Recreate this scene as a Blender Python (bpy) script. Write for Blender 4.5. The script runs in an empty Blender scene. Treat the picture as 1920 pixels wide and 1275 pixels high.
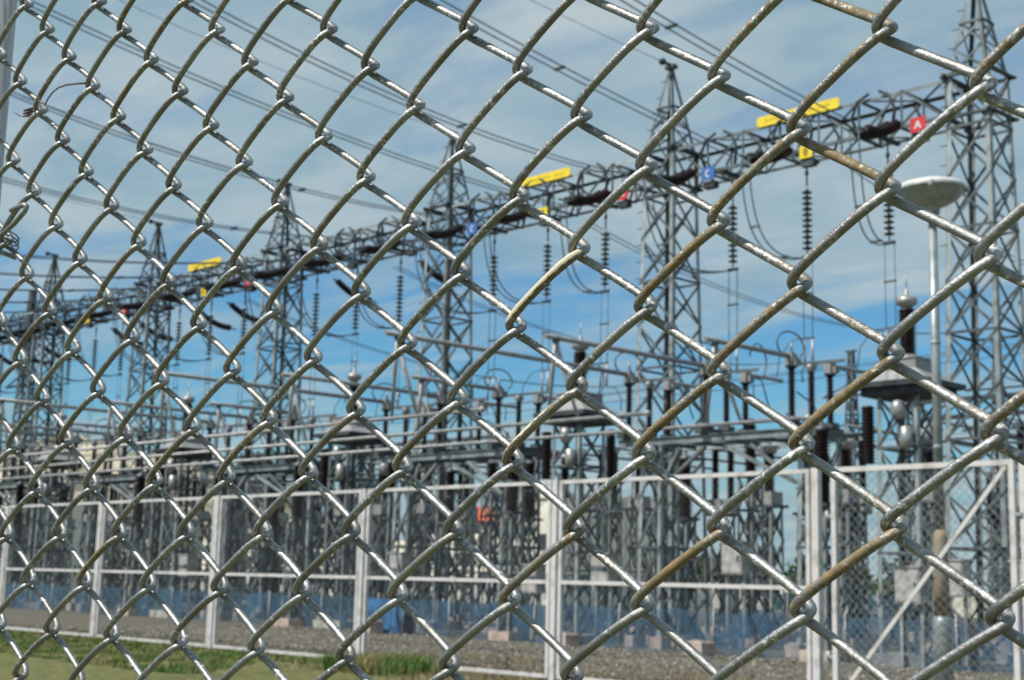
import bpy, math, random
import numpy as np
from mathutils import Vector, Matrix, noise

random.seed(11)
R_ = math.radians
sc = bpy.context.scene
COL = sc.collection

# ------------------------------------------------------------------ camera
# world axes: x runs along the fences and gantries (to the right and nearer), y runs away from the viewer
HD, PITCH, ROLL, FPX = -0.80747128, 0.16595144, 0.02451451, 2704.165
def frame_axes():
    t = Vector((math.cos(HD), math.sin(HD), 0)); n = Vector((-math.sin(HD), math.cos(HD), 0)); k = Vector((0, 0, 1))
    def cv(a): return Vector((t.dot(a), n.dot(a), k.dot(a)))
    F = cv(Vector((0, math.cos(PITCH), math.sin(PITCH))))
    U = cv(Vector((0, -math.sin(PITCH), math.cos(PITCH))))
    R = cv(Vector((1, 0, 0)))
    return F, R*math.cos(ROLL)+U*math.sin(ROLL), -R*math.sin(ROLL)+U*math.cos(ROLL)
FW, RT, UPV = frame_axes()
EYE = Vector((0, 0, 1.6))
cam = bpy.data.objects.new('camera', bpy.data.cameras.new('camera'))
COL.objects.link(cam); sc.camera = cam
m = Matrix((RT, UPV, -FW)).transposed().to_4x4(); m.translation = EYE
cam.matrix_world = m
cd = cam.data
cd.sensor_width = 36.0; cd.lens = FPX/1920*36.0
cd.clip_start = 0.05; cd.clip_end = 6000
cd.dof.use_dof = True; cd.dof.focus_distance = 0.66; cd.dof.aperture_fstop = 34

# ------------------------------------------------------------------ light
SUN = Vector((-0.24, -0.57, 0.79)).normalized()
sun = bpy.data.objects.new('sun', bpy.data.lights.new('sun', 'SUN'))
COL.objects.link(sun)
sun.data.energy = 5.0; sun.data.angle = R_(0.6); sun.data.color = (1.0, 0.95, 0.87)
sun.rotation_euler = SUN.to_track_quat('Z', 'Y').to_euler()
sun.location = (0, -20, 60)

world = bpy.data.worlds.new('World'); sc.world = world; world.use_nodes = True
wt = world.node_tree; wt.nodes.clear()
def wn(t, **k):
    n = wt.nodes.new(t)
    for a, b in k.items(): setattr(n, a, b)
    return n
sky = wn('ShaderNodeTexSky', sky_type='NISHITA', sun_disc=False, sun_elevation=math.asin(SUN.z),
         sun_rotation=math.atan2(SUN.x, SUN.y), altitude=0, air_density=1.3, dust_density=0.3, ozone_density=2.5)
tc = wn('ShaderNodeTexCoord')
sep = wn('ShaderNodeSeparateXYZ'); wt.links.new(tc.outputs['Generated'], sep.inputs[0])
# project direction on a flat cloud deck
mx = wn('ShaderNodeMath', operation='MAXIMUM'); mx.inputs[1].default_value = 0.02; wt.links.new(sep.outputs['Z'], mx.inputs[0])
ad = wn('ShaderNodeMath', operation='ADD'); ad.inputs[1].default_value = 0.10; wt.links.new(mx.outputs[0], ad.inputs[0])
dv = wn('ShaderNodeVectorMath', operation='DIVIDE')
cmb = wn('ShaderNodeCombineXYZ')
for i in range(3): wt.links.new(ad.outputs[0], cmb.inputs[i])
wt.links.new(tc.outputs['Generated'], dv.inputs[0]); wt.links.new(cmb.outputs[0], dv.inputs[1])
def noi(scale, detail, rough, dist, sx=(1, 1, 1), off=(0, 0, 0)):
    mp = wn('ShaderNodeMapping'); mp.inputs['Scale'].default_value = sx; mp.inputs['Location'].default_value = off
    mp.inputs['Rotation'].default_value = (0, 0, R_(46))
    wt.links.new(dv.outputs[0], mp.inputs[0])
    n = wn('ShaderNodeTexNoise'); n.inputs['Scale'].default_value = scale; n.inputs['Detail'].default_value = detail
    n.inputs['Roughness'].default_value = rough; n.inputs['Distortion'].default_value = dist
    wt.links.new(mp.outputs[0], n.inputs['Vector']); return n
n1 = noi(1.5, 7, 0.55, 0.5, (0.75, 1.9, 0.0), (3.1, 1.7, 0))
cov = wn('ShaderNodeMapRange'); cov.inputs['From Min'].default_value = 0.38; cov.inputs['From Max'].default_value = 0.60
wt.links.new(n1.outputs['Fac'], cov.inputs['Value'])
cp = wn('ShaderNodeMapRange')   # cover grows with height above the horizon
cp.interpolation_type = 'SMOOTHSTEP'
cp.inputs['From Min'].default_value = 0.15; cp.inputs['From Max'].default_value = 0.27
cp.inputs['To Min'].default_value = -0.36; cp.inputs['To Max'].default_value = 0.66
wt.links.new(sep.outputs['Z'], cp.inputs['Value'])
low = wn('ShaderNodeMapRange'); low.interpolation_type = 'SMOOTHSTEP'
low.inputs['From Min'].default_value = 0.15; low.inputs['From Max'].default_value = 0.0
low.inputs['To Min'].default_value = 0.0; low.inputs['To Max'].default_value = 1.3
wt.links.new(sep.outputs['Z'], low.inputs['Value'])
s1 = wn('ShaderNodeMath', operation='ADD'); wt.links.new(cov.outputs[0], s1.inputs[0]); wt.links.new(cp.outputs[0], s1.inputs[1])
s2 = wn('ShaderNodeMath', operation='ADD', use_clamp=True); wt.links.new(s1.outputs[0], s2.inputs[0]); wt.links.new(low.outputs[0], s2.inputs[1])
fac = wn('ShaderNodeMath', operation='MULTIPLY'); fac.inputs[1].default_value = 0.93; wt.links.new(s2.outputs[0], fac.inputs[0])
n2 = noi(2.6, 5, 0.55, 0.3, (1.0, 1.5, 0.0), (7, 2, 0))
cr = wn('ShaderNodeValToRGB'); wt.links.new(n2.outputs['Fac'], cr.inputs[0])
cr.color_ramp.elements[0].position = 0.34; cr.color_ramp.elements[0].color = (2.85, 4.3, 5.1, 1)
cr.color_ramp.elements[1].position = 0.72; cr.color_ramp.elements[1].color = (4.95, 5.85, 6.15, 1)
tint = wn('ShaderNodeMix', data_type='RGBA', blend_type='MULTIPLY'); tint.inputs['Factor'].default_value = 1.0
wt.links.new(sky.outputs[0], tint.inputs['A']); tint.inputs['B'].default_value = (0.44, 0.84, 1.12, 1)
mix = wn('ShaderNodeMix', data_type='RGBA'); wt.links.new(fac.outputs[0], mix.inputs['Factor'])
wt.links.new(tint.outputs['Result'], mix.inputs['A']); wt.links.new(cr.outputs[0], mix.inputs['B'])
bg = wn('ShaderNodeBackground'); bg.inputs['Strength'].default_value = 0.1
wt.links.new(mix.outputs['Result'], bg.inputs['Color'])
out = wn('ShaderNodeOutputWorld'); wt.links.new(bg.outputs[0], out.inputs[0])

sc.view_settings.view_transform = 'Standard'; sc.view_settings.look = 'None'
sc.view_settings.exposure = 0.0; sc.view_settings.gamma = 1.0
sc.render.film_transparent = False

# ------------------------------------------------------------------ materials
def mat(name, base, rough=0.6, metal=0.0, var=0.0, scale=8.0, col2=None, lo=0.4, hi=0.6, bump=0.0, bscale=60.0, detail=5.0, spec=0.5):
    mt = bpy.data.materials.new(name); mt.use_nodes = True
    nt = mt.node_tree; b = nt.nodes['Principled BSDF']
    b.inputs['Roughness'].default_value = rough; b.inputs['Metallic'].default_value = metal
    b.inputs['Specular IOR Level'].default_value = spec
    g = nt.nodes.new('ShaderNodeTexCoord')
    n = nt.nodes.new('ShaderNodeTexNoise'); n.inputs['Scale'].default_value = scale; n.inputs['Detail'].default_value = detail
    nt.links.new(g.outputs['Object'], n.inputs['Vector'])
    r = nt.nodes.new('ShaderNodeValToRGB'); nt.links.new(n.outputs['Fac'], r.inputs[0])
    c2 = col2 if col2 else tuple(min(1, c*(1+var)) for c in base)
    c1 = base if col2 else tuple(c*(1-var) for c in base)
    r.color_ramp.elements[0].position = lo; r.color_ramp.elements[0].color = (*c1, 1)
    r.color_ramp.elements[1].position = hi; r.color_ramp.elements[1].color = (*c2, 1)
    if name in ('galvanised_steel', 'bright_galvanised_steel', 'weathered_steel'):
        oi = nt.nodes.new('ShaderNodeObjectInfo'); mr = nt.nodes.new('ShaderNodeMapRange'); mr.inputs['To Min'].default_value = 0.65; mr.inputs['To Max'].default_value = 1.35
        nt.links.new(oi.outputs['Random'], mr.inputs['Value']); hs = nt.nodes.new('ShaderNodeHueSaturation')
        nt.links.new(mr.outputs[0], hs.inputs['Value']); nt.links.new(r.outputs[0], hs.inputs['Color']); nt.links.new(hs.outputs[0], b.inputs['Base Color'])
    else: nt.links.new(r.outputs[0], b.inputs['Base Color'])
    if bump:
        n3 = nt.nodes.new('ShaderNodeTexNoise'); n3.inputs['Scale'].default_value = bscale; n3.inputs['Detail'].default_value = 6
        nt.links.new(g.outputs['Object'], n3.inputs['Vector'])
        bp = nt.nodes.new('ShaderNodeBump'); bp.inputs['Strength'].default_value = bump; bp.inputs['Distance'].default_value = 0.02
        nt.links.new(n3.outputs['Fac'], bp.inputs['Height']); nt.links.new(bp.outputs[0], b.inputs['Normal'])
    return mt
M = {}
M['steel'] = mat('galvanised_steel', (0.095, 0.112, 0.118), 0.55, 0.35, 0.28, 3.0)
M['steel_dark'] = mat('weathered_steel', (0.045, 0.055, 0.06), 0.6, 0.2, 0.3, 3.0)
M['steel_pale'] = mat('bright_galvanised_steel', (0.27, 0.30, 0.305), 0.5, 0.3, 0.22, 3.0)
M['tube'] = mat('aluminium_tube', (0.37, 0.365, 0.37), 0.5, 0.25, 0.18, 4.0)
M['tubegrey'] = mat('dull_aluminium', (0.30, 0.30, 0.31), 0.45, 0.35, 0.15, 4.0)
M['alu'] = mat('cast_aluminium', (0.36, 0.36, 0.355), 0.42, 0.5, 0.1, 4.0)
M['cable'] = mat('conductor_strand', (0.09, 0.115, 0.16), 0.6, 0.3, 0.2, 20.0)
M['porcelain'] = mat('brown_porcelain', (0.018, 0.009, 0.010), 0.3, 0.0, 0.35, 6.0, spec=0.3)
M['disc'] = mat('dark_glazed_disc', (0.02, 0.021, 0.028), 0.25, 0.0, 0.3, 9.0, spec=0.45)
M['cap'] = mat('insulator_cap', (0.42, 0.42, 0.42), 0.4, 0.6, 0.2, 30.0)
M['greybox'] = mat('grey_enamel', (0.27, 0.27, 0.275), 0.5, 0.0, 0.12, 3.0)
M['cabinet'] = mat('pale_cabinet_paint', (0.38, 0.365, 0.355), 0.6, 0.0, 0.22, 5.0)
M['white'] = mat('white_fence_paint', (0.43, 0.405, 0.39), 0.55, 0.0, 0.0, 5.0, col2=(0.60, 0.575, 0.58), lo=0.33, hi=0.5, detail=10, bump=0.3, bscale=40)
M['mesh'] = mat('mesh_wire', (0.24, 0.25, 0.25), 0.5, 0.3, 0.2, 20.0)
M['postpaint'] = mat('chipped_post_paint', (0.40, 0.39, 0.40), 0.6, 0.0, 0.1, 10.0)
M['yellow'] = mat('yellow_sign', (0.72, 0.52, 0.03), 0.6, 0.0, 0.0, 5.0, col2=(0.84, 0.63, 0.02), lo=0.35, hi=0.55, detail=8)
M['red'] = mat('red_sign', (0.42, 0.03, 0.035), 0.6, 0.0, 0.0, 7.0, col2=(0.60, 0.02, 0.03), lo=0.35, hi=0.55, detail=8)
M['blue'] = mat('blue_sign', (0.05, 0.12, 0.30), 0.6, 0.0, 0.0, 7.0, col2=(0.03, 0.14, 0.45), lo=0.35, hi=0.55, detail=8)
M['ink_white'] = mat('white_letter', (0.8, 0.8, 0.8), 0.5)
M['ink_dark'] = mat('dark_letter', (0.10, 0.06, 0.03), 0.5)
M['concrete'] = mat('concrete', (0.36, 0.34, 0.315), 0.9, 0.0, 0.2, 5.0, bump=0.3, bscale=30)
M['plinth'] = mat('tinted_plinth', (0.44, 0.35, 0.30), 0.9, 0.0, 0.2, 4.0)
M['cream'] = mat('cream_render', (0.74, 0.70, 0.58), 0.85, 0.0, 0.12, 1.5)
M['orange'] = mat('orange_tile', (0.62, 0.10, 0.035), 0.8, 0.0, 0.25, 2.0)
M['glass'] = mat('window_glass', (0.03, 0.04, 0.05), 0.1, 0.0, 0.2, 2.0)
M['lampwhite'] = mat('white_lamp_cover', (0.56, 0.54, 0.49), 0.5, 0.0, 0.0, 7.0, col2=(0.70, 0.69, 0.66), lo=0.35, hi=0.55, detail=9)
M['lampgrey'] = mat('grey_lamp_dish', (0.24, 0.26, 0.265), 0.45, 0.1, 0.0, 8.0, col2=(0.34, 0.37, 0.38), lo=0.35, hi=0.58, detail=9)
M['pole'] = mat('pole_steel', (0.30, 0.33, 0.34), 0.45, 0.4, 0.18, 4.0)
M['rustsleeve'] = mat('rusty_pole_sleeve', (0.26, 0.24, 0.20), 0.7, 0.2, 0.2, 3.5, col2=(0.34, 0.24, 0.13), lo=0.45, hi=0.62)
M['leaf'] = mat('tree_leaves', (0.035, 0.065, 0.02), 0.8, 0.0, 0.4, 2.0)
M['bark'] = mat('bark', (0.10, 0.08, 0.06), 0.9, 0.0, 0.3, 6.0)
M['twig'] = mat('dry_tendril', (0.11, 0.06, 0.05), 0.8, 0.0, 0.3, 200.0)
M['hill'] = mat('dry_hillside', (0.16, 0.15, 0.10), 0.95, 0.0, 0.0, 0.10, col2=(0.50, 0.44, 0.34), lo=0.42, hi=0.58, detail=10)

def blue_net():
    mt = bpy.data.materials.new('blue_barrier_mesh'); mt.use_nodes = True
    nt = mt.node_tree; b = nt.nodes['Principled BSDF']; o = nt.nodes['Material Output']
    b.inputs['Base Color'].default_value = (0.035, 0.11, 0.20, 1); b.inputs['Roughness'].default_value = 0.7
    g = nt.nodes.new('ShaderNodeTexCoord'); n = nt.nodes.new('ShaderNodeTexNoise'); n.inputs['Scale'].default_value = 0.8
    n.inputs['Detail'].default_value = 4
    nt.links.new(g.outputs['Object'], n.inputs['Vector'])
    r = nt.nodes.new('ShaderNodeMapRange'); r.inputs['From Min'].default_value = 0.4; r.inputs['From Max'].default_value = 0.66
    r.inputs['To Min'].default_value = 0.28; r.inputs['To Max'].default_value = 0.72
    nt.links.new(n.outputs['Fac'], r.inputs['Value'])
    t = nt.nodes.new('ShaderNodeBsdfTransparent'); mx_ = nt.nodes.new('ShaderNodeMixShader')
    nt.links.new(r.outputs[0], mx_.inputs[0]); nt.links.new(t.outputs[0], mx_.inputs[1]); nt.links.new(b.outputs[0], mx_.inputs[2])
    nt.links.new(mx_.outputs[0], o.inputs[0]); return mt
M['net'] = blue_net()

def ground_mat():
    mt = bpy.data.materials.new('gravel_and_dry_grass'); mt.use_nodes = True
    nt = mt.node_tree; b = nt.nodes['Principled BSDF']; L = nt.links
    b.inputs['Roughness'].default_value = 0.95; b.inputs['Specular IOR Level'].default_value = 0.2
    g = nt.nodes.new('ShaderNodeTexCoord')
    def N_(s, d, rr=0.6):
        n = nt.nodes.new('ShaderNodeTexNoise'); n.inputs['Scale'].default_value = s; n.inputs['Detail'].default_value = d
        n.inputs['Roughness'].default_value = rr; L.new(g.outputs['Object'], n.inputs['Vector']); return n
    def ramp(n, a, ca, c, cc):
        r = nt.nodes.new('ShaderNodeValToRGB'); L.new(n.outputs[0], r.inputs[0])
        r.color_ramp.elements[0].position = a; r.color_ramp.elements[0].color = (*ca, 1)
        r.color_ramp.elements[1].position = c; r.color_ramp.elements[1].color = (*cc, 1); return r
    gravel = ramp(N_(9, 8, 0.75), 0.36, (0.055, 0.050, 0.042), 0.66, (0.27, 0.245, 0.195))
    dirt = ramp(N_(6, 8, 0.7), 0.35, (0.075, 0.062, 0.045), 0.68, (0.23, 0.185, 0.12))
    grass = ramp(N_(5, 8, 0.7), 0.35, (0.07, 0.10, 0.03), 0.68, (0.28, 0.25, 0.11))
    m1 = nt.nodes.new('ShaderNodeMix'); m1.data_type = 'RGBA'
    s = nt.nodes.new('ShaderNodeSeparateXYZ'); L.new(g.outputs['Object'], s.inputs[0])
    nn = N_(0.5, 5)
    def band(axis, a, c, amp):
        add = nt.nodes.new('ShaderNodeMath'); add.operation = 'MULTIPLY_ADD'; L.new(nn.outputs[0], add.inputs[0]); add.inputs[1].default_value = amp
        L.new(s.outputs[axis], add.inputs[2])
        mr = nt.nodes.new('ShaderNodeMapRange'); L.new(add.outputs[0], mr.inputs['Value']); mr.inputs['From Min'].default_value = a; mr.inputs['From Max'].default_value = c
        return mr
    by = band('Y', 21.5, 24.5, 5.0)
    L.new(by.outputs[0], m1.inputs['Factor']); L.new(dirt.outputs[0], m1.inputs['A']); L.new(gravel.outputs[0], m1.inputs['B'])
    m2 = nt.nodes.new('ShaderNodeMix'); m2.data_type = 'RGBA'
    by2 = band('Y', 20.5, 17.5, 4.0)
    L.new(by2.outputs[0], m2.inputs['Factor']); L.new(m1.outputs['Result'], m2.inputs['A']); L.new(grass.outputs[0], m2.inputs['B'])
    L.new(m2.outputs['Result'], b.inputs['Base Color'])
    bp = nt.nodes.new('ShaderNodeBump'); bp.inputs['Strength'].default_value = 1.0; bp.inputs['Distance'].default_value = 0.06
    L.new(N_(14, 6, 0.7).outputs[0], bp.inputs['Height']); L.new(bp.outputs[0], b.inputs['Normal'])
    return mt
M['ground'] = ground_mat()

def wire_mat():
    mt = bpy.data.materials.new('weathered_galvanised_wire'); mt.use_nodes = True
    nt = mt.node_tree; b = nt.nodes['Principled BSDF']; L = nt.links
    g = nt.nodes.new('ShaderNodeTexCoord')
    at = nt.nodes.new('ShaderNodeAttribute'); at.attribute_name = 'rust'
    ac = nt.nodes.new('ShaderNodeAttribute'); ac.attribute_name = 'cream'
    def N_(s, d, rr=0.6):
        n = nt.nodes.new('ShaderNodeTexNoise'); n.inputs['Scale'].default_value = s; n.inputs['Detail'].default_value = d
        n.inputs['Roughness'].default_value = rr; L.new(g.outputs['Object'], n.inputs['Vector']); return n
    def MR(src, a, c, x=0.0, y=1.0):
        mr = nt.nodes.new('ShaderNodeMapRange'); L.new(src, mr.inputs['Value'])
        mr.inputs['From Min'].default_value = a; mr.inputs['From Max'].default_value = c
        mr.inputs['To Min'].default_value = x; mr.inputs['To Max'].default_value = y; return mr.outputs[0]
    def MIX(f, A, B):
        mx_ = nt.nodes.new('ShaderNodeMix'); mx_.data_type = 'RGBA'
        if isinstance(f, float): mx_.inputs['Factor'].default_value = f
        else: L.new(f, mx_.inputs['Factor'])
        for k, v in (('A', A), ('B', B)):
            if isinstance(v, tuple): mx_.inputs[k].default_value = (*v, 1)
            else: L.new(v, mx_.inputs[k])
        return mx_.outputs['Result']
    def MA(op, a, c):
        q = nt.nodes.new('ShaderNodeMath'); q.operation = op
        for i, v in enumerate((a, c)):
            if isinstance(v, float): q.inputs[i].default_value = v
            else: L.new(v, q.inputs[i])
        return q.outputs[0]
    base = MIX(MR(N_(35, 6).outputs[0], 0.35, 0.7), (0.235, 0.235, 0.235), (0.40, 0.40, 0.40))
    olive = MIX(MR(N_(22, 5).outputs[0], 0.45, 0.70, 0.0, 0.4), base, (0.20, 0.18, 0.135))
    fleck = MR(N_(380, 5, 0.75).outputs[0], 0.54, 0.62)
    flm = MA('MULTIPLY', fleck, MR(N_(26, 4).outputs[0], 0.42, 0.56, 0.0, 1.0))
    c1 = MIX(flm, olive, (0.78, 0.78, 0.76))
    # rust: strand strength + grain
    rn = N_(330, 7, 0.8).outputs[0]; rl = N_(28, 4).outputs[0]
    rs = MA('ADD', MA('MULTIPLY', at.outputs['Fac'], 0.62), MA('MULTIPLY', MA('SUBTRACT', rl, 0.5), 0.9))
    rf = MR(MA('ADD', MA('SUBTRACT', rs, 0.33), MA('MULTIPLY', MA('SUBTRACT', rn, 0.5), 2.6)), 0.0, 0.22)
    rcol = MIX(MR(N_(130, 7, 0.8).outputs[0], 0.40, 0.60), (0.105, 0.082, 0.030), (0.28, 0.165, 0.035))
    c2 = MIX(MA('MULTIPLY', rf, 0.85), c1, rcol)
    pf = MR(MA('ADD', ac.outputs['Fac'], MA('MULTIPLY', MA('SUBTRACT', N_(160, 5).outputs[0], 0.5), 1.2)), 0.40, 0.50)
    c3 = MIX(pf, c2, (0.66, 0.58, 0.42))
    L.new(c3, b.inputs['Base Color'])
    nr = MA('SUBTRACT', 1.0, MA('MAXIMUM', rf, pf))
    L.new(MA('MULTIPLY', MA('SUBTRACT', nr, MA('MULTIPLY', flm, 0.5)), 0.85), b.inputs['Metallic'])
    L.new(MA('ADD', MA('MULTIPLY', MA('SUBTRACT', 1.0, nr), 0.3), MR(N_(90, 4).outputs[0], 0.3, 0.7, 0.30, 0.50)), b.inputs['Roughness'])
    bp = nt.nodes.new('ShaderNodeBump'); bp.inputs['Strength'].default_value = 0.8; bp.inputs['Distance'].default_value = 0.0007
    L.new(MA('ADD', N_(420, 6, 0.7).outputs[0], MA('MULTIPLY', pf, 1.4)), bp.inputs['Height']); L.new(bp.outputs[0], b.inputs['Normal'])
    return mt
M['wire'] = wire_mat()

# ------------------------------------------------------------------ mesh helpers
class MB:
    def __init__(s): s.v = []; s.f = []; s.sm = []
    def add(s, vs, fs, smooth=False):
        o = len(s.v); s.v += [tuple(p) for p in vs]; s.f += [tuple(i+o for i in f) for f in fs]; s.sm += [smooth]*len(fs); return s
    def box(s, a, c):
        x0, y0, z0 = a; x1, y1, z1 = c
        return s.add([(x0,y0,z0),(x1,y0,z0),(x1,y1,z0),(x0,y1,z0),(x0,y0,z1),(x1,y0,z1),(x1,y1,z1),(x0,y1,z1)],
                     [(0,3,2,1),(4,5,6,7),(0,1,5,4),(1,2,6,5),(2,3,7,6),(3,0,4,7)])
    def cbox(s, c, d): return s.box((c[0]-d[0]/2, c[1]-d[1]/2, c[2]-d[2]/2), (c[0]+d[0]/2, c[1]+d[1]/2, c[2]+d[2]/2))
    def bar(s, p, q, w, t=None, ref=None):
        t = w if t is None else t
        p = Vector(p); q = Vector(q); d = (q-p).normalized()
        r = Vector(ref) if ref else (Vector((0, 0, 1)) if abs(d.z) < 0.9 else Vector((0, 1, 0)))
        a = d.cross(r)
        if a.length < 1e-5: a = d.cross(Vector((1, 0, 0)))
        a.normalize(); b = a.cross(d).normalized()
        vs = [e + a*(w/2*i) + b*(t/2*j) for e in (p, q) for i, j in ((-1,-1),(1,-1),(1,1),(-1,1))]
        return s.add(vs, [(0,1,2,3),(7,6,5,4),(0,4,5,1),(1,5,6,2),(2,6,7,3),(3,7,4,0)])
    def angle(s, p, q, w, e1, e2, t=0.01):
        """L section: flanges run from the heel along e1 and e2"""
        p = Vector(p); q = Vector(q); e1 = Vector(e1).normalized(); e2 = Vector(e2).normalized()
        for a, b in ((e1, e2), (e2, e1)):
            vs = [e + a*x + b*y for e in (p, q) for x, y in ((0, 0), (w, 0), (w, t), (0, t))]
            s.add(vs, [(0,1,2,3),(7,6,5,4),(0,4,5,1),(1,5,6,2),(2,6,7,3),(3,7,4,0)])
        return s
    def tube(s, pts, r, n=8, cap=True):
        pts = [Vector(p) for p in pts]; rs = r if isinstance(r, (list, tuple)) else [r]*len(pts)
        vs = []; a = None
        for i, p in enumerate(pts):
            d = (pts[min(i+1, len(pts)-1)]-pts[max(i-1, 0)]).normalized()
            if a is None:
                a = d.orthogonal().normalized()
            else:
                a = (a - d*a.dot(d)).normalized()
            b = d.cross(a)
            vs += [p + (a*math.cos(2*math.pi*k/n)+b*math.sin(2*math.pi*k/n))*rs[i] for k in range(n)]
        fs = [(i*n+k, i*n+(k+1) % n, (i+1)*n+(k+1) % n, (i+1)*n+k) for i in range(len(pts)-1) for k in range(n)]
        s.add(vs, fs, True)
        if cap:
            o = len(s.v)-len(vs)
            s.f += [tuple(o+k for k in reversed(range(n))), tuple(o+(len(pts)-1)*n+k for k in range(n))]; s.sm += [False, False]
        return s
    def lathe(s, prof, c=(0, 0, 0), n=12, smooth=True):
        vs = [(c[0]+r*math.cos(2*math.pi*k/n), c[1]+r*math.sin(2*math.pi*k/n), c[2]+z) for r, z in prof for k in range(n)]
        fs = [(i*n+k, i*n+(k+1) % n, (i+1)*n+(k+1) % n, (i+1)*n+k) for i in range(len(prof)-1) for k in range(n)]
        return s.add(vs, fs, smooth)
    def build(s, name, m, parent=None, loc=None):
        me = bpy.data.meshes.new(name); me.from_pydata(s.v, [], s.f); me.update()
        me.polygons.foreach_set('use_smooth', s.sm)
        me.materials.append(M[m] if isinstance(m, str) else m)
        o = bpy.data.objects.new(name, me); COL.objects.link(o)
        if parent: o.parent = parent
        if loc: o.location = loc
        return o
def tag(o, label=None, cat=None, group=None, kind=None):
    if label: o['label'] = label
    if cat: o['category'] = cat
    if group: o['group'] = group
    if kind: o['kind'] = kind
    return o
def empty(name, loc, label, cat, group=None, rz=0.0):
    o = bpy.data.objects.new(name, None); COL.objects.link(o); o.location = loc; o.rotation_euler.z = rz
    o.empty_display_size = 0.2
    return tag(o, label, cat, group)
KIDS = {}
def copy_tree(o, parent=None):
    c = o.copy(); COL.objects.link(c); c.parent = parent
    for ch in o.children: copy_tree(ch, c)
    return c
PROTO = {}
def place(key, maker, loc, label, cat, group):
    """first use builds the thing, later uses copy it with its parts"""
    if key not in PROTO:
        PROTO[key] = maker(); o = PROTO[key]
    else:
        o = copy_tree(PROTO[key])
    o.location = loc; tag(o, label, cat, group); return o
def root(name):
    o = bpy.data.objects.new(name, None); COL.objects.link(o); o.empty_display_size = 0.2; return o

ORD = ['first', 'second', 'third', 'fourth', 'fifth', 'sixth', 'seventh', 'eighth', 'ninth', 'tenth', 'eleventh', 'twelfth', 'thirteenth', 'fourteenth', 'fifteenth', 'sixteenth', 'seventeenth', 'eighteenth']
BAYN = ['in the nearest tower bay', 'in the second bay from right', 'in the third bay from right', 'in the fourth bay from right', 'in the fifth bay from right', 'in the leftmost bay']
PHN = ['right', 'middle', 'left']
U0, BAY, PH = -17.36, 10.19, (2.66, 5.24, 7.82)
VG = 32.9

# ------------------------------------------------------------------ ground, hill
def make_ground():
    b = MB(); xs = [-900, -300, -120, -80, -60, -50, -40, -35, -30, -25, -20, -15, -10, -5, 0, 20, 100, 500]
    ys = [-100, 0, 5, 10, 12, 14, 15, 16, 17, 18, 19, 20, 22, 24, 26, 28, 30, 35, 40, 50, 80, 150, 400, 1500]
    for y in ys:
        for x in xs:
            k = 1.0 if (8 < y < 45 and -80 < x < 0) else 0.0
            b.v.append((x, y, 0.05*k*noise.noise(Vector((x*0.3, y*0.4, 0)))))
    n = len(xs)
    for j in range(len(ys)-1):
        for i in range(n-1):
            b.f.append((j*n+i, j*n+i+1, (j+1)*n+i+1, (j+1)*n+i)); b.sm.append(True)
    tag(b.build('ground', 'ground'), 'grey gravel yard with dry brown grass toward the fence', 'ground', kind='structure')
make_ground()

def make_hill():
    b = MB(); nx, ny = 90, 16
    # ridge far away behind the left end of the yard
    for j in range(ny):
        for i in range(nx):
            s = i/(nx-1); t = j/(ny-1)
            x = -450 + s*225; y = 138 + t*130 - s*10
            h = math.sin(math.pi*min(1, t*1.15))**0.8 if t*1.15 < 1 else 0
            env = min(1, s*5)*min(1, (1-s)*1.9)
            z = env*h*(35 + 9*noise.noise(Vector((x*0.03, y*0.03, 1))) + 5*noise.noise(Vector((x*0.12, y*0.12, 4))))
            b.v.append((x, y, z-0.3))
    for j in range(ny-1):
        for i in range(nx-1):
            b.f.append((j*nx+i, j*nx+i+1, (j+1)*nx+i+1, (j+1)*nx+i)); b.sm.append(True)
    tag(b.build('hill', 'hill'), 'tan dry hillside rising behind the left end of the yard', 'hill', kind='structure')
make_hill()

# ------------------------------------------------------------------ near chain link fence
G, ASP, WD = 0.08, 0.79500195, 0.051
FP0 = Vector((0, 0, 0))
t0 = Vector((math.cos(HD), math.sin(HD), 0)); n0 = Vector((-math.sin(HD), math.cos(HD), 0))
p_old = Vector((1.06803898, 7.3371662, 1.87235626))*G
FP0 = Vector((t0.dot(p_old), n0.dot(p_old), p_old.z)) + EYE
near = empty('chain_link_fence', FP0, 'close woven chain link fence of thick galvanised wire with rusty strands', 'fence', rz=0.00651875)
# strands that are rusty in the photo: (u centre, v centre, front?) -> strength
RUST = {(0.25, 0.25): .75, (0.75, 0.75): .85, (1.75, 0.75): .85, (1.25, 0.25): .2, (0.75, -1.25): 1.0, (0.75, -2.25): 1.0, (-0.25, -1.25): .95, (-0.25, -2.25): .95,
        (-0.25, -0.25): .9, (-1.25, -0.25): .7, (-1.25, -1.25): .7, (-2.25, -2.25): .6, (-1.25, -2.25): .75, (-6.25, -2.25): 1.0, (0.25, -0.75): .75, (0.25, -1.75): .1,
        (-5.75, 3.25): .8, (-6.25, 2.75): .8, (-2.25, -1.25): .6, (-3.25, -1.25): .65, (0.75, -0.25): .5, (-0.75, -0.75): .25, (-4.25, -0.25): .6, (-5.25, -1.25): .7,
        (-4.75, 1.75): .55, (-3.25, 0.75): .4, (1.75, -1.25): .6, (-6.75, -0.75): .5, (0.25, 1.25): .55}
RUSTB = {(0.75, 0.25): .95, (0.75, 1.25): .95, (0.25, -0.25): .45, (0.75, -0.75): .5, (-5.25, 2.75): .7, (-4.75, 1.25): .5, (0.75, -1.75): .35, (1.75, -0.75): .5, (-0.75, -1.75): .25}
CREAM = {(-1.25, -0.25): .85, (-1.25, -1.25): .42}
RUST[(-1.25, -0.25)] = 0.95
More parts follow.
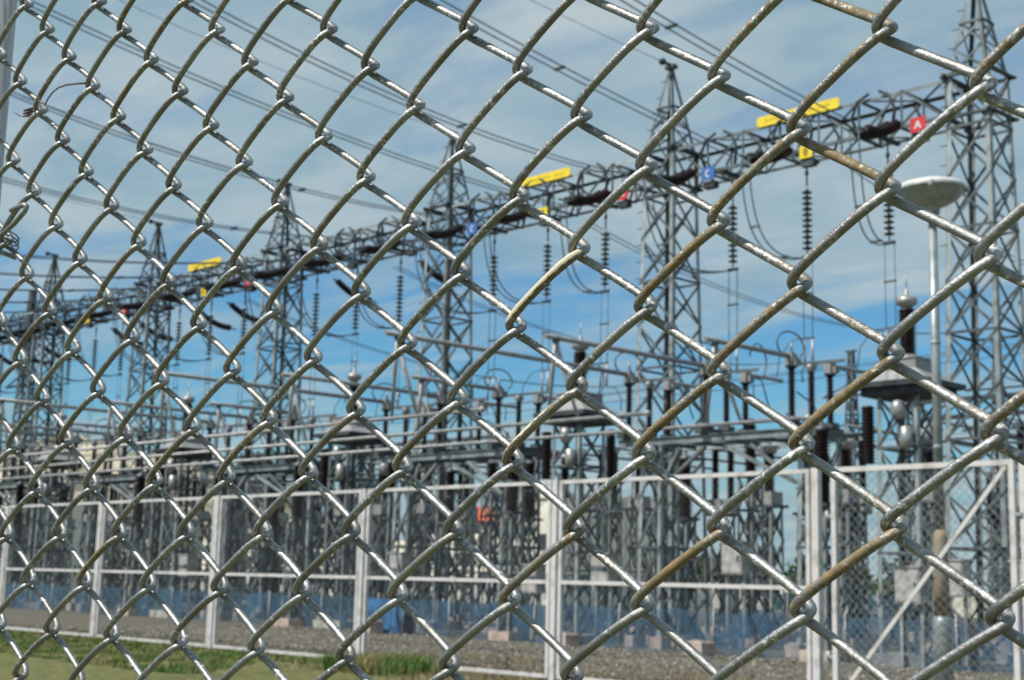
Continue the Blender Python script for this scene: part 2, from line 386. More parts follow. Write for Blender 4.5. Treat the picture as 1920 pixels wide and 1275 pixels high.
def wire_mesh(k):
    """one woven wire: flattened helix between u=k/2 and u=(k+1)/2"""
    seg = 22; nr = 12; vmin, vmax = -10, 10
    uc = k/2+0.25; e = WD*0.72; X = 0.25+e; D = WD*1.5
    par = (k+1) % 2            # right bends sit at v = m + 0.5*par' so knots keep the same parity
    pts = []; rust = []; cream = []
    rv = (k+1)/2.0             # right bend column index -> v offset parity
    off = 0.0 if abs(rv-round(rv)) < 1e-6 else 0.5
    rng = random.Random(1000+k)
    # arclength-like parameter: theta in [0, 2pi): front half right->left, back half left->right
    prof = []
    for i in range(2*seg):
        th = math.pi*i/seg
        c, s_ = math.cos(th), math.sin(th)
        p = 2.7
        x = X*math.copysign(abs(c)**(2/p), c); y = -D*math.copysign(abs(s_)**(2/p), s_)
        prof.append((x, y))
    L = [0.0]
    for i in range(1, 2*seg+1):
        a = prof[i-1]; c = prof[i % (2*seg)]; L.append(L[-1]+math.hypot(a[0]-c[0], a[1]-c[1]))
    tot = L[-1]
    for m_ in range(vmax, vmin, -1):
        vtop = m_+off
        jr = [rng.random() for _ in range(6)]
        fkey = (uc, vtop-0.25); bkey = (uc, vtop-0.75)
        rf = RUST.get(fkey, 0.30*jr[0]**2 + (0.45 if jr[1] > .88 else 0)); rb = RUSTB.get(bkey, 0.15*jr[2] + (0.3 if jr[3] > .93 else 0))
        cf = CREAM.get(fkey, 0.0)
        jx = 0.006*(jr[4]-.5); jy = 0.004*(jr[5]-.5)
        for i in range(2*seg):
            x, y = prof[i]; front = i < seg
            w = math.sin(math.pi*(i % seg)/seg)
            pts.append((uc+x+jx*w, y+jy*w*4, vtop-L[i]/tot+(jx*2*w)))
            r = rf if front else rb
            rust.append(min(1.0, r*(0.30+0.70*w)+(1-w)**3*(0.55*jr[3] if front else 0.7*jr[0]))); cream.append(cf*min(1, w*2.2) if front else 0.0)
    P = np.array(pts); P[:, 2] *= ASP; P *= G
    d = np.gradient(P, axis=0); d /= np.linalg.norm(d, axis=1)[:, None]
    a = np.cross(d, np.array([0, 0, 1.0])); a /= np.linalg.norm(a, axis=1)[:, None]; b = np.cross(a, d)
    ang = np.linspace(0, 2*np.pi, nr, endpoint=False)
    rad = np.full(len(P), WD*G/2)
    cr_ = np.array(cream)
    lump = np.array([noise.noise(Vector(p)*320) for p in P])
    rad = rad*(1+0.035*lump+0.10*(cr_ > 0.5)*(0.6+lump))
    V = P[:, None, :] + rad[:, None, None]*(a[:, None, :]*np.cos(ang)[None, :, None]+b[:, None, :]*np.sin(ang)[None, :, None])
    n = len(P); V = V.reshape(-1, 3)
    i = np.arange(n-1)[:, None]*nr; kk = np.arange(nr)[None, :]; k2 = (kk+1) % nr
    F = np.stack([i+kk, i+nr+kk, i+nr+k2, i+k2], -1).reshape(-1, 4)
    me = bpy.data.meshes.new('woven_wire'); me.from_pydata(V.tolist(), [], F.tolist()); me.update()
    me.polygons.foreach_set('use_smooth', [True]*len(F))
    for nm, arr in (('rust', np.array(rust)), ('cream', cr_)):
        # soften steps between strands
        sm = np.convolve(np.pad(arr, 3, mode='edge'), np.ones(7)/7, 'valid')
        at_ = me.attributes.new(nm, 'FLOAT', 'POINT'); vals = np.repeat(sm, nr)
        if nm == 'cream': vals = vals*np.tile(np.clip(0.50+0.75*np.cos(ang-2.3), 0, 1.1), n)
        at_.data.foreach_set('value', vals.astype(np.float32))
    me.materials.append(M['wire'])
    o = bpy.data.objects.new('woven_wire', me); COL.objects.link(o); o.parent = near
    if k == -3: o['label'] = 'wire with a strand caked in peeling cream paint'
    elif k == 1: o['label'] = 'wire with heavily rusted brown strands'
for k in range(-25, 6): wire_mesh(k)

def fl(u, v, d=0.0): return Vector((u*G, d*G, v*ASP*G))      # fence local coordinates
def near_post():
    b = MB(); c = fl(-10.8, 0, 0.52)
    z1 = fl(0, 7.6).z
    b.tube([(c.x, c.y, -1.85), (c.x, c.y, z1)], 0.030, 32)
    o = b.build('post', 'postpaint', near)
    b = MB(); b.lathe([(0.033, z1-0.01), (0.034, z1+0.01), (0.022, z1+0.03), (0.0, z1+0.036)], (c.x, c.y, 0), 24).build('post_cap', 'steel_pale', near)
    # bent tie wire holding the mesh, its cut end hooking out to the right
    b = MB()
    pts = [fl(-9.6, 1.30, -0.12), fl(-9.15, 1.33, -0.12), fl(-8.9, 1.36, -0.12), fl(-8.68, 1.42, -0.12), fl(-8.45, 1.50, -0.13), fl(-8.05, 1.62, -0.14), fl(-7.83, 1.72, -0.15), fl(-7.80, 1.77, -0.15), fl(-7.85, 1.80, -0.15), fl(-7.95, 1.80, -0.15), fl(-8.12, 1.79, -0.15)]
    b.tube(pts, WD*G*0.46, 12)
    pts = [fl(-9.3, 1.48, -0.1), fl(-8.9, 1.47, -0.14), fl(-8.62, 1.44, -0.16), fl(-8.5, 1.40, -0.1), fl(-8.48, 1.34, 0.1)]
    b.tube(pts, WD*G*0.42, 10)
    for i in range(3):
        z = 1.50+0.05*i
        b.tube([fl(-8.50+0.07*math.cos(a), z+0.05*math.cos(a+1), 0.02+0.10*math.sin(a)) for a in [k*math.pi/6 for k in range(13)]], WD*G*0.16, 8)
    b.build('tie_wire', 'wire', near)
    b = MB()
    b.tube([fl(-7.77+0.045*math.cos(a), -1.60+0.055*math.sin(a), -0.12) for a in [k*math.pi/8 for k in range(17)]], WD*G*0.15, 8)
    b.build('wire_ring', 'wire', near)
near_post()
def tendril():
    b = MB(); pts = []
    raw = [(-6.98, 3.03), (-7.12, 3.06), (-7.3, 3.10), (-7.5, 3.13), (-7.65, 3.12), (-7.74, 3.07), (-7.77, 2.99), (-7.80, 3.03), (-7.86, 3.08), (-7.93, 3.05), (-7.95, 2.98), (-8.0, 2.95), (-8.1, 2.95), (-8.25, 3.0), (-8.35, 3.07)]
    for i, (u, v) in enumerate(raw): pts.append(fl(u, v, -0.08-0.02*math.sin(i)))
    b.tube(pts, [0.0006*(1.2-0.04*i) for i in range(len(pts))], 6)
    for dz in (0, 0.03, 0.06):
        b.tube([fl(-8.28+0.045*math.cos(a), 3.05+dz*1.2+0.03*math.sin(a), 0.02+0.05*math.sin(a)) for a in [k*math.pi/5 for k in range(11)]], 0.0007, 6)
    o = b.build('dried_tendril', 'twig'); o.matrix_world = near.matrix_basis
    o.location = FP0; o.rotation_euler.z = 0.00651875
    tag(o, 'thin dry brown vine tendril curling across the chain link near the post', 'tendril')
tendril()

# ------------------------------------------------------------------ far white fence and gate
def far_fence():
    FV, T, Bm, MID = 17.1, 3.235, 0.10, 1.61
    us = [-11.64-5.077*k for k in range(0, 8)]
    r = empty('white_panel_fence', (us[3], FV, 0), 'long white steel fence of framed wire mesh panels across the yard', 'fence')
    def loc(x, y, z): return (x-us[3], y-FV, z)
    for k, u in enumerate(us):
        b = MB()
        b.box(loc(u-0.055, FV-0.05, -0.1), loc(u+0.055, FV+0.05, T+0.04))
        b.build('post', 'white', r)
    for k in range(len(us)-1):
        a, c = us[k+1]+0.10, us[k]-0.10
        b = MB()
        for z in (T, MID, Bm): b.box(loc(a, FV-0.03, z-0.03), loc(c, FV+0.03, z+0.03))
        for x in (a, c-0.06): b.box(loc(x-0.002, FV-0.033, Bm+0.028), loc(x+0.062, FV+0.033, T-0.028))
        f = b.build('panel_frame', 'white', r)
        for z in (0.7, 1.55, 2.6):
            for x in (a-0.05, c+0.05): MB().cbox(loc(x, FV, z), (0.11, 0.03, 0.03)).build('bracket', 'white', f)
        b = MB(); lattice(b, a-us[3]+0.05, c-us[3]-0.05, Bm+0.02, T-0.02, 0.0, 0.10, 0.0008)
        b.build('wire_mesh', 'mesh', r)
def lattice(b, x0, x1, z0, z1, y, s, w):
    """diamond mesh of thin flat-sided wires clipped to the frame"""
    W, H = x1-x0, z1-z0; n = int((W+H)/s)+1
    for i in range(1, n):
        c = i*s
        for sg in (1, -1):
            p = (min(c, W), max(0, c-W)); q = (max(0, c-H), min(c, H))
            if abs(p[0]-q[0]) < 0.02: continue
            if sg < 0: p = (W-p[0], p[1]); q = (W-q[0], q[1])
            b.bar((x0+p[0], y+0.002*sg, z0+p[1]), (x0+q[0], y+0.002*sg, z0+q[1]), w*2, w*2, (0, 1, 0))
far_fence()
def gate():
    FV = 17.1; a, c = -11.38, -8.69; T, Bm = 3.235, 0.10
    r = empty('white_gate', (a, FV, 0), 'white steel gate leaf with diamond mesh and a long diagonal brace', 'gate')
    b = MB()
    for z in (T, Bm): b.box((0, -0.035, z-0.035), (c-a, 0.035, z+0.035))
    for x in (0.035, c-a-0.035): b.box((x-0.037, -0.038, Bm+0.03), (x+0.037, 0.038, T-0.03))
    b.build('frame', 'white', r)
    b = MB(); b.bar((0.1, -0.045, 0.16), (c-a-0.1, -0.045, T-0.06), 0.055, 0.03, (0, 1, 0)); b.build('diagonal_brace', 'white', r)
    b = MB(); lattice(b, 0.06, c-a-0.06, Bm+0.03, T-0.03, 0.0, 0.13, 0.0026); b.build('wire_mesh', 'mesh', r)
    for z in (0.7, 2.6):
        b = MB(); b.tube([(-0.09, 0, z-0.07), (-0.09, 0, z+0.07)], 0.025, 10); b.cbox((-0.04, 0, z), (0.1, 0.03, 0.05)); b.build('hinge', 'steel_pale', r)
    p = empty('gate_post', (c+0.12, FV, 0), 'white square gate post at the right edge of the gate leaf', 'post')
    b = MB(); b.box((-0.045, -0.05, -0.1), (0.045, 0.05, 3.3)); b.build('shaft', 'white', p)
    b = MB(); b.cbox((-0.06, -0.06, 2.58), (0.10, 0.04, 0.04)); b.build('latch', 'steel_pale', p)
    # second leaf beyond the post
    r2 = empty('white_gate', (c+0.26, FV, 0), 'second white gate leaf right of the gate post, mostly out of frame', 'gate')
    b = MB()
    for z in (T, Bm): b.box((0, -0.035, z-0.035), (2.7, 0.035, z+0.035))
    for x in (0.035, 2.665): b.box((x-0.037, -0.038, Bm+0.03), (x+0.037, 0.038, T-0.03))
    b.build('frame', 'white', r2)
    b = MB(); lattice(b, 0.06, 2.64, Bm+0.03, T-0.03, 0.0, 0.13, 0.0026); b.build('wire_mesh', 'mesh', r2)
gate()

# ------------------------------------------------------------------ blue barrier netting
def netting(v, x0, x1, h, label, seed):
    rng = random.Random(seed)
    r = empty('barrier_netting', ((x0+x1)/2, v, 0), label, 'netting', 'blue barrier netting'); xc = (x0+x1)/2
    b = MB(); n = int((x1-x0)/0.15); yy = lambda x: 0.25*math.sin(x*0.21+seed)+0.08*math.sin(x*1.3)
    for i in range(n+1):
        x = x0+(x1-x0)*i/n-xc; sag = 0.09*abs(math.sin(x*1.05))*h
        w_ = noise.noise(Vector((x*1.3, seed, 0))); f_ = noise.noise(Vector((x*4.5, seed, 5)))
        b.v += [(x, yy(x)+0.16*f_+0.1*w_, 0.0), (x, yy(x)+0.07*f_-0.12*w_, h*0.5), (x, yy(x)+0.03*f_, h-sag*(0.6+w_))]
    for i in range(n):
        for j in range(2): b.f.append((i*3+j, i*3+3+j, i*3+4+j, i*3+1+j)); b.sm.append(True)
    b.build('net', 'net', r)
    x = x0+0.8
    while x < x1:
        s = MB(); l = rng.uniform(-0.08, 0.08); h2 = h+rng.uniform(0.03, 0.12)
        s.tube([(x-xc, yy(x-xc)-0.06, -0.1), (x-xc+l, yy(x-xc)-0.04, h2)], 0.02, 8); s.build('stake', 'cabinet', r)
        x += rng.uniform(2.7, 3.6)
netting(27.9, -75, -13, 1.05, 'low blue see-through barrier netting on pale stakes in front of the switchgear', 1)
netting(44.0, -75, -22, 1.5, 'second run of blue barrier netting deeper among the steel supports', 2)

# ------------------------------------------------------------------ lattice steel
def lattice_column(b, hw0, hw1, z0, z1, n, leg=0.09, br=0.05, c=(0, 0)):
    cs = ((-1,-1),(1,-1),(1,1),(-1,1))
    def P(i, z):
        h = hw0+(hw1-hw0)*(z-z0)/(z1-z0); return Vector((c[0]+cs[i % 4][0]*h, c[1]+cs[i % 4][1]*h, z))
    for j in range(n):
        # panels get a bit shorter toward the top
        za = z0+(z1-z0)*(j/n); zb = z0+(z1-z0)*((j+1)/n)
        for i in range(4):
            nrm = (P(i, za)-P(i+1, za)).cross(Vector((0, 0, 1)))
            b.bar(P(i, za), P(i+1, zb), br, br*0.35, nrm); b.bar(P(i+1, za)+nrm.normalized()*0.02, P(i, zb)+nrm.normalized()*0.02, br, br*0.35, nrm)
            if j % 2 == 0 and j: b.bar(P(i, za), P(i+1, za), br, br*0.4, nrm)
            if br > 0.05: c_ = (P(i, za)+P(i+1, za)+P(i, zb)+P(i+1, zb))/4; b.bar(c_-Vector((0, 0, br)), c_+Vector((0, 0, br)), br*1.9, 0.035, nrm)
def legs4(parent, hw0, hw1, z0, z1, w=0.09, m='steel', c=(0, 0)):
    for sx, sy in ((-1,-1),(1,-1),(1,1),(-1,1)):
        b = MB(); b.angle((c[0]+sx*hw0, c[1]+sy*hw0, z0), (c[0]+sx*hw1, c[1]+sy*hw1, z1), w, (-sx, 0, 0), (0, -sy, 0), 0.012)
        b.build('leg', m, parent)
def make_tower():
    r = root('lattice_tower')
    legs4(r, 0.86, 0.56, 0, 14.6, 0.13, 'steel_pale')
    b = MB(); lattice_column(b, 0.86, 0.56, 0, 14.57, 11, br=0.07); b.build('bracing', 'steel', r)
    b = MB()
    for z, h in ((13.50, 0.62), (14.62, 0.60)):
        for s in (-1, 1):
            b.bar((-h-0.12, s*h, z), (h+0.12, s*h, z), 0.10, 0.07); b.bar((s*h, -h-0.12, z+0.03), (s*h, h+0.12, z+0.03), 0.10, 0.07)
        b.build('platform_ring', 'steel_dark', r); b = MB()
    legs4(r, 0.56, 0.05, 14.6, 17.4, 0.09, 'steel')
    b = MB(); lattice_column(b, 0.56, 0.30, 14.65, 16.05, 2, br=0.05)
    h = 0.31
    for s in (-1, 1):
        b.bar((-h, s*h, 16.05), (h, s*h, 16.05), 0.06, 0.06); b.bar((s*h, -h, 16.06), (s*h, h, 16.06), 0.06, 0.06)
    b.build('peak_bracing', 'steel', r)
    b = MB(); b.cbox((0, 0, 17.43), (0.34, 0.22, 0.12)); b.tube([(0.0, -0.45, 17.5), (0.0, 0.15, 17.5)], 0.05, 8)
    b.lathe([(0.0, -0.12), (0.09, -0.08), (0.12, 0), (0.09, 0.08), (0.0, 0.12)], (0, -0.42, 17.5), 10)
    b.build('earth_wire_clamp', 'steel_dark', r)
    for s in (-1, 1):
        for q in (-1, 1): MB().box((s*0.86-0.25, q*0.86-0.25, -0.1), (s*0.86+0.25, q*0.86+0.25, 0.22)).build('footing', 'concrete', r)
    # climbing steps on one leg
    for i in range(14):
        z = 10.2+i*0.52; hh = 0.86-0.30*z/14.6 if z < 14.6 else 0.56-0.51*(z-14.6)/2.8
        MB().bar((-hh-0.18, -hh-0.01, z), (-hh+0.02, -hh-0.01, z), 0.02).build('step_bolt', 'steel_dark', r)
    return r
TL = ['nearest and largest grey lattice tower, behind the round lamp', 'second grey lattice gantry tower from the right, left of the blue C plate',
      'third grey lattice gantry tower from the right, left of the yellow B plate', 'fourth grey lattice gantry tower from the right',
      'fifth grey lattice gantry tower from the right, left of the farthest yellow board', 'sixth grey lattice gantry tower, leftmost fully in the picture']
for k in range(6): place('tower', make_tower, (U0-BAY*k, VG, 0), TL[k], 'lattice tower', 'lattice towers carrying the gantry beams')

def make_beam():
    r = root('gantry_beam'); L = BAY-1.2; hw = 0.56; zb, zt = 13.55, 14.57
    x0, x1 = 0.0, L; n = 7
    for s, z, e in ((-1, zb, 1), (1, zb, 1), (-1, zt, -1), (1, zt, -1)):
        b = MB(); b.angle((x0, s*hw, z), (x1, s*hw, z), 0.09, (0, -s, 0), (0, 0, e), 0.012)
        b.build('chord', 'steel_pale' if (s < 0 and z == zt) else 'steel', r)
    dx = L/n
    for s in (-1, 1):
        b = MB()
        for i in range(n+1):
            x = x0+i*dx
            b.bar((x, s*hw, zb), (x, s*hw, zt), 0.06, 0.03, (0, 1, 0))
            if i < n:
                a, c = (zb, zt) if i % 2 else (zt, zb)
                b.bar((x, s*hw, a), (x+dx, s*hw, c), 0.07, 0.03, (0, 1, 0))
        b.build('side_bracing', 'steel', r)
    for z in (zb, zt):
        b = MB()
        for i in range(n+1):
            x = x0+i*dx
            b.bar((x, -hw, z), (x, hw, z), 0.08, 0.05)
            if i < n: b.bar((x, -hw if i % 2 else hw, z), (x+dx, hw if i % 2 else -hw, z), 0.055, 0.03)
        b.build('cross_bracing', 'steel_dark', r)
    # hanger frames at the three phases: curved horn-like brackets and dark clamp boxes
    for ph in PH:
        x = L+0.6-ph
        for d in (-0.55, 0.5):
            b = MB()
            pts = [(x+d, -hw, zb+0.1), (x+d*1.25, -hw-0.08, zb+0.55), (x+d*0.9, -hw-0.1, zt-0.05), (x+d*0.3, -hw-0.05, zt+0.12)]
            b.tube(pts, 0.045, 6)
            pts = [(x+d, hw, zb+0.1), (x+d*1.3, hw+0.08, zb+0.6), (x+d*0.8, hw+0.1, zt+0.02)]
            b.build('horn_bracket', 'steel_dark', r)
            MB().tube(pts, 0.04, 6).build('horn_bracket', 'steel_dark', r)
        MB().bar((x, -hw, zb-0.02), (x, hw, zb-0.02), 0.12, 0.10).build('hanger_beam', 'steel_dark', r)
        xo = {2.66: 1.34, 5.24: 0.5, 7.82: -0.32}[ph]
        b = MB(); b.cbox((x+xo, -hw-0.05, zb-0.40), (0.40, 0.22, 0.20)); b.bar((x+xo, -hw, zb), (x+xo, -hw, zb-0.3), 0.05); b.build('clamp_box', 'steel_dark', r)
    return r
for k in range(6):
    place('beam', make_beam, (U0-BAY*(k+1)+0.6, VG, 0), 'horizontal lattice truss beam '+BAYN[k], 'gantry beam', 'lattice gantry beams')

# ------------------------------------------------------------------ signs on the gantry
def glyph(b, ch, w, h, y=0.0):
    """letters built from flat bars in the x-z plane, facing -y"""
    t = h*0.17
    def L(p, q): b.bar((p[0]*w, y, p[1]*h), (q[0]*w, y, q[1]*h), t, 0.006, (0, 1, 0))
    def arc(cx, cz, rx, rz, a0, a1, n=8):
        for i in range(n):
            a = math.radians(a0+(a1-a0)*i/n); c = math.radians(a0+(a1-a0)*(i+1)/n)
            L((cx+rx*math.cos(a), cz+rz*math.sin(a)), (cx+rx*math.cos(c), cz+rz*math.sin(c)))
    if ch == 'A': L((-.5, -.5), (0, .5)); L((0, .5), (.5, -.5)); L((-.3, -.15), (.3, -.15))
    if ch == 'B': L((-.35, -.5), (-.35, .5)); arc(-.1, .25, .4, .25, 90, -90); arc(-.1, -.25, .45, .25, 90, -90); L((-.35, .5), (-.1, .5)); L((-.35, 0), (-.1, 0)); L((-.35, -.5), (-.1, -.5))
    if ch == 'C': arc(0, 0, .42, .45, 50, 310, 12)
def sign(ch, u, z, m, s, label):
    r = empty('phase_plate', (u, 32.14, z), label, 'sign', 'letter plates hanging on the gantry')
    b = MB(); b.box((-s/2, -0.01, -s*0.43), (s/2, 0.01, s*0.43)); b.build('plate', m, r)
    b = MB(); glyph(b, ch, s*0.36, s*0.46, -0.015); b.build('letter', 'ink_white' if m != 'yellow' else 'ink_dark', r)
    b = MB(); b.bar((0, 0.03, -0.05), (0, 0.03, 0.5), 0.03); b.build('mount', 'steel_dark', r)
near_t = ['beside the nearest tower', 'in the second bay from the right', 'in the third bay from the right', 'in the fourth bay from the right', 'in the fifth bay from the right']
for k in range(5):
    w = near_t[k]
    du = -BAY*k
    sz = 0.46
    if k != 2: sign('A', -18.66+du, 13.47, 'red', sz, 'red plate with a white letter A ' + w)
    if k != 2: sign('B', -22.1+du, 13.44, 'yellow', sz*0.9, 'small yellow plate with a dark letter B ' + w)
    if k < 2: sign('C', -25.5+du, 13.47, 'blue', sz, 'blue plate with a white letter C ' + w)
def board(u0_, u1_, z, label, seed):
    rng = random.Random(seed)
    r = empty('warning_board', ((u0_+u1_)/2, 32.26, z), label, 'board', 'long yellow boards on the gantry'); r.rotation_euler.y = 0.0
    w = (u1_-u0_)/2
    b = MB(); b.box((-w+0.05, -0.012, -0.15), (w-0.05, 0.012, 0.15)); b.box((-w, -0.0125, -0.11), (-w+0.05, 0.0125, 0.11)); b.box((w-0.05, -0.0125, -0.11), (w, 0.0125, 0.11)); b.build('board', 'yellow', r)
    # weathered lettering: illegible at this distance, a row of small dark strokes
    b = MB(); x = -w+0.3
    while x < w-0.3:
        if rng.random() < .85: b.box((x, -0.016, -0.035), (x+0.045, -0.0125, 0.035))
        x += 0.075
    b.build('faded_lettering', mat_fade, r)
    for s in (-0.7, 0.7):
        b = MB(); b.bar((s*w, 0.04, -0.35), (s*w, 0.04, 0.1), 0.04); b.build('bracket', 'steel_dark', r)
mat_fade = mat('faded_brown_lettering', (0.50, 0.34, 0.02), 0.6, 0.0, 0.3, 30.0)
board(-23.83, -21.08, 14.66, 'long yellow warning board on top of the gantry in the nearest bay', 1)
board(-33.5, -31.2, 14.66, 'long yellow warning board on the gantry in the second bay, above the yellow plate', 2)
board(-54.2, -51.6, 14.70, 'smallest farthest long yellow warning board, in the fourth bay at left', 3)

# ------------------------------------------------------------------ hanging insulator strings
def disc_mesh():
    b = MB(); b.lathe([(0.0, 0.075), (0.03, 0.075), (0.045, 0.045), (0.05, 0.03), (0.135, 0.012), (0.145, -0.005), (0.13, -0.02), (0.10, -0.012), (0.08, -0.026), (0.05, -0.015), (0.0, -0.02)], n=16); return b
def make_string():
    r = root('insulator_string')          # origin at the beam underside
    b = MB(); b.bar((0, 0, 0), (0, 0, -0.85), 0.035); b.cbox((0, 0, -0.45), (0.09, 0.05, 0.12)); b.build('hanger_rod', 'steel_dark', r)
    first = None
    for i in range(11):
        if first is None:
            first = disc_mesh().build('insulator_disc', 'disc', r); o = first
            c = MB(); c.lathe([(0.0, 0.155), (0.03, 0.15), (0.042, 0.12), (0.045, 0.045), (0.0, 0.04)], n=10); cap = c.build('cap', 'cap', first)
        else:
            o = first.copy(); COL.objects.link(o); o.parent = r
            cc = cap.copy(); COL.objects.link(cc); cc.parent = o
        o.location = (0, 0, -1.02-i*0.16)
    b = MB(); b.tube([(0, 0, -2.62), (0, 0, -2.80)], 0.02, 6); b.cbox((0, 0, -2.86), (0.34, 0.08, 0.08)); b.build('conductor_yoke', 'steel_dark', r)
    return r
for k in range(6):
    for j, ph in enumerate(PH):
        place('string', make_string, (U0-BAY*k-ph, VG, 13.55), f'vertical dark disc string under the beam, {PHN[j]} one {BAYN[k]}', 'insulator', 'vertical insulator strings under the gantry')
def make_dropper():
    """twin thin conductors from the string down to the equipment, with spacers"""
    r = root('dropper_conductor')
    for s in (-0.15, 0.15):
        b = MB(); b.tube([(s, 0, 10.68), (s, 0.0, 9.2), (s*0.9, 0, 8.3)], 0.012, 6); b.build('cable', 'cable', r)
        b = MB(); b.tube([(s*0.9, 0, 8.35), (s*0.85, 0, 7.65)], 0.035, 8); b.build('sleeve', 'tube', r)
    for z in (9.65, 8.4):
        b = MB(); b.cbox((0, 0, z), (0.36, 0.05, 0.05)); b.build('spacer', 'steel', r)
    b = MB(); b.tube([(-0.15, 0, 8.42), (-0.5, -0.1, 8.35), (-0.85, -0.15, 7.95), (-0.95, -0.15, 7.4)], 0.015, 6)
    b.build('loop', 'cable', r)
    MB().tube([(0.13, 0, 7.66), (0.42, 0.1, 7.6), (0.62, 0.15, 7.25), (0.6, 0.15, 6.9)], 0.02, 6).build('loop', 'cable', r)
    MB().tube([(-0.13, 0, 7.66), (-0.3, 0.1, 7.5), (-0.3, 0.15, 7.2)], 0.02, 6).build('loop', 'cable', r)
    return r
for k in range(6):
    for j, ph in enumerate(PH):
        place('dropper', make_dropper, (U0-BAY*k-ph, VG, 0), f'thin dropper wires below the {PHN[j]} disc string {BAYN[k]}', 'wire', 'dropper wires under the insulator strings')

# tension insulators: ribbed brown strings lying along y between beam and incoming line
def ribbed(b, p, q, r0, r1, step):
    p = Vector(p); q = Vector(q); L = (q-p).length; n = int(L/step); pts = []; rs = []
    sag = 0.09*L
    for i in range(n*2+1):
        t = i/(2*n); c = p.lerp(q, t); c.z -= sag*4*t*(1-t); pts.append(c); rs.append(r1 if i % 2 else r0)
    b.tube(pts, rs, 10)
def make_tension():
    r = root('tension_insulator')      # origin at the beam face
    for s in (-0.12, 0.12):
        b = MB(); ribbed(b, (s, -0.25, -0.03), (s, -1.75, -0.55), 0.10, 0.155, 0.13); b.build('ribbed_rod', 'porcelain', r)
    b = MB(); b.bar((0, 0.1, 0.05), (0, -0.3, -0.03), 0.07); b.cbox((0, -0.25, -0.04), (0.4, 0.08, 0.1)); b.build('yoke', 'steel_dark', r); MB().cbox((0, -1.8, -0.57), (0.42, 0.1, 0.12)).build('yoke', 'steel_dark', r)
    for s in (-0.13, 0.13): MB().tube([(s, -1.8, -0.57), (s, -2.15, -0.6)], 0.035, 6).build('line_clamp', 'steel', r)
    return r
def LU(k, j): return -19.35-3.4*j-BAY*k        # where the incoming lines meet the beam
for k in range(6):
    for j, ph in enumerate(PH):
        place('tension', make_tension, (LU(k, j), 32.34, 13.64), f'brown ribbed insulator on beam front, {PHN[j]} one {BAYN[k]}', 'insulator', 'tension insulators on the front of the beams')
def make_rear():
    r = root('rear_tension_insulator')
    b = MB(); ribbed(b, (0, 0.2, -0.02), (0, 1.9, -0.55), 0.10, 0.15, 0.13); b.build('ribbed_rod', 'porcelain', r)
    MB().bar((0, 0.0, 0.0), (0, 0.25, -0.02), 0.06).build('clamp', 'steel_dark', r); MB().tube([(0, 1.88, -0.54), (0, 2.2, -0.6)], 0.035, 6).build('clamp', 'steel_dark', r)
    return r
for k in range(2, 6):
    for j, ph in enumerate(PH):
        if (k, j) in ((2, 1), (3, 0), (4, 2)): continue
        place('rear', make_rear, (U0-BAY*k-ph+0.3, 33.46, 13.2), f'brown ribbed insulator sloping behind the beam, {PHN[j]} one {BAYN[k]}', 'insulator', 'tension insulators behind the beams')

# overhead conductors: z = z0 + a s + c s^2, s = distance toward the viewer from y = 30.1
COEF = {(0,0):(13.127,0.0405,0.00496),(0,1):(12.928,0.063,0.00342),(0,2):(12.938,-0.0717,0.00883),
        (1,0):(12.783,-0.0139,0.00519),(1,1):(12.855,-0.1168,0.00822),(1,2):(12.775,-0.1932,0.00896)}
COEF.update({(k, j): (12.8, -0.27, 0.0075) for k in (2, 3, 4, 5) for j in (0, 1, 2)})
for (k, j), (z0, a, c) in COEF.items():
    u = LU(k, j)
    r = empty('overhead_conductor', (u, 30.1, z0), f'twin overhead line reaching the {PHN[j]} beam insulator {BAYN[k]}', 'power line', 'overhead conductors coming in over the viewer')
    for s in (-0.13, 0.13):
        b = MB(); b.tube([(s, -q, a*q+c*q*q) for q in [x*1.5 for x in range(0, 31)]], 0.017, 6); b.build('cable', 'cable', r)
    for q in (7.0, 19.0): MB().cbox((0, -q, a*q+c*q*q), (0.32, 0.06, 0.06)).build('spacer', 'steel_dark', r)
for k in range(5):
    u = U0-BAY*k; 
    b = MB(); b.tube([(0, -q, 0.02*q+0.004*q*q) for q in [x*1.5 for x in range(0, 31)]], 0.010, 5)
    o = b.build('earth_wire', 'cable', None, (u, VG-0.5, 17.5)); tag(o, f'thin earth wire running left from the peak of the {ORD[k]} lattice tower from the right', 'wire', 'earth wires from the tower peaks')
# jumper loops from the line end under the beam to the bottom of the vertical string
def make_jumper(j):
    r = root('jumper_loop'); du = -19.35-3.4*j-(U0-PH[j])
    def C(t, q):
        c = [Vector((du, 30.25, 12.95)), Vector((du, 30.35, 11.0)), Vector((du*0.7, 30.9, 10.1)), Vector((0, 32.85, 10.66))]
        p = c[0]*(1-t)**3+c[1]*3*t*(1-t)**2+c[2]*3*t*t*(1-t)+c[3]*t**3; p.x += q; return p
    for q in (-0.13, 0.13):
        MB().tube([C(i/14, q) for i in range(15)], 0.02, 6).build('cable', 'cable', r)
    for t in (0.4, 0.8): MB().cbox(C(t, 0), (0.32, 0.06, 0.06)).build('spacer', 'steel', r)
    return r
for k in range(6):
    for j, ph in enumerate(PH):
        place(('jumper', j), lambda: make_jumper(j), (U0-BAY*k-ph, 0, 0), f'twin jumper loop curving to the {PHN[j]} disc string {BAYN[k]}', 'wire', 'jumper loops under the gantry')
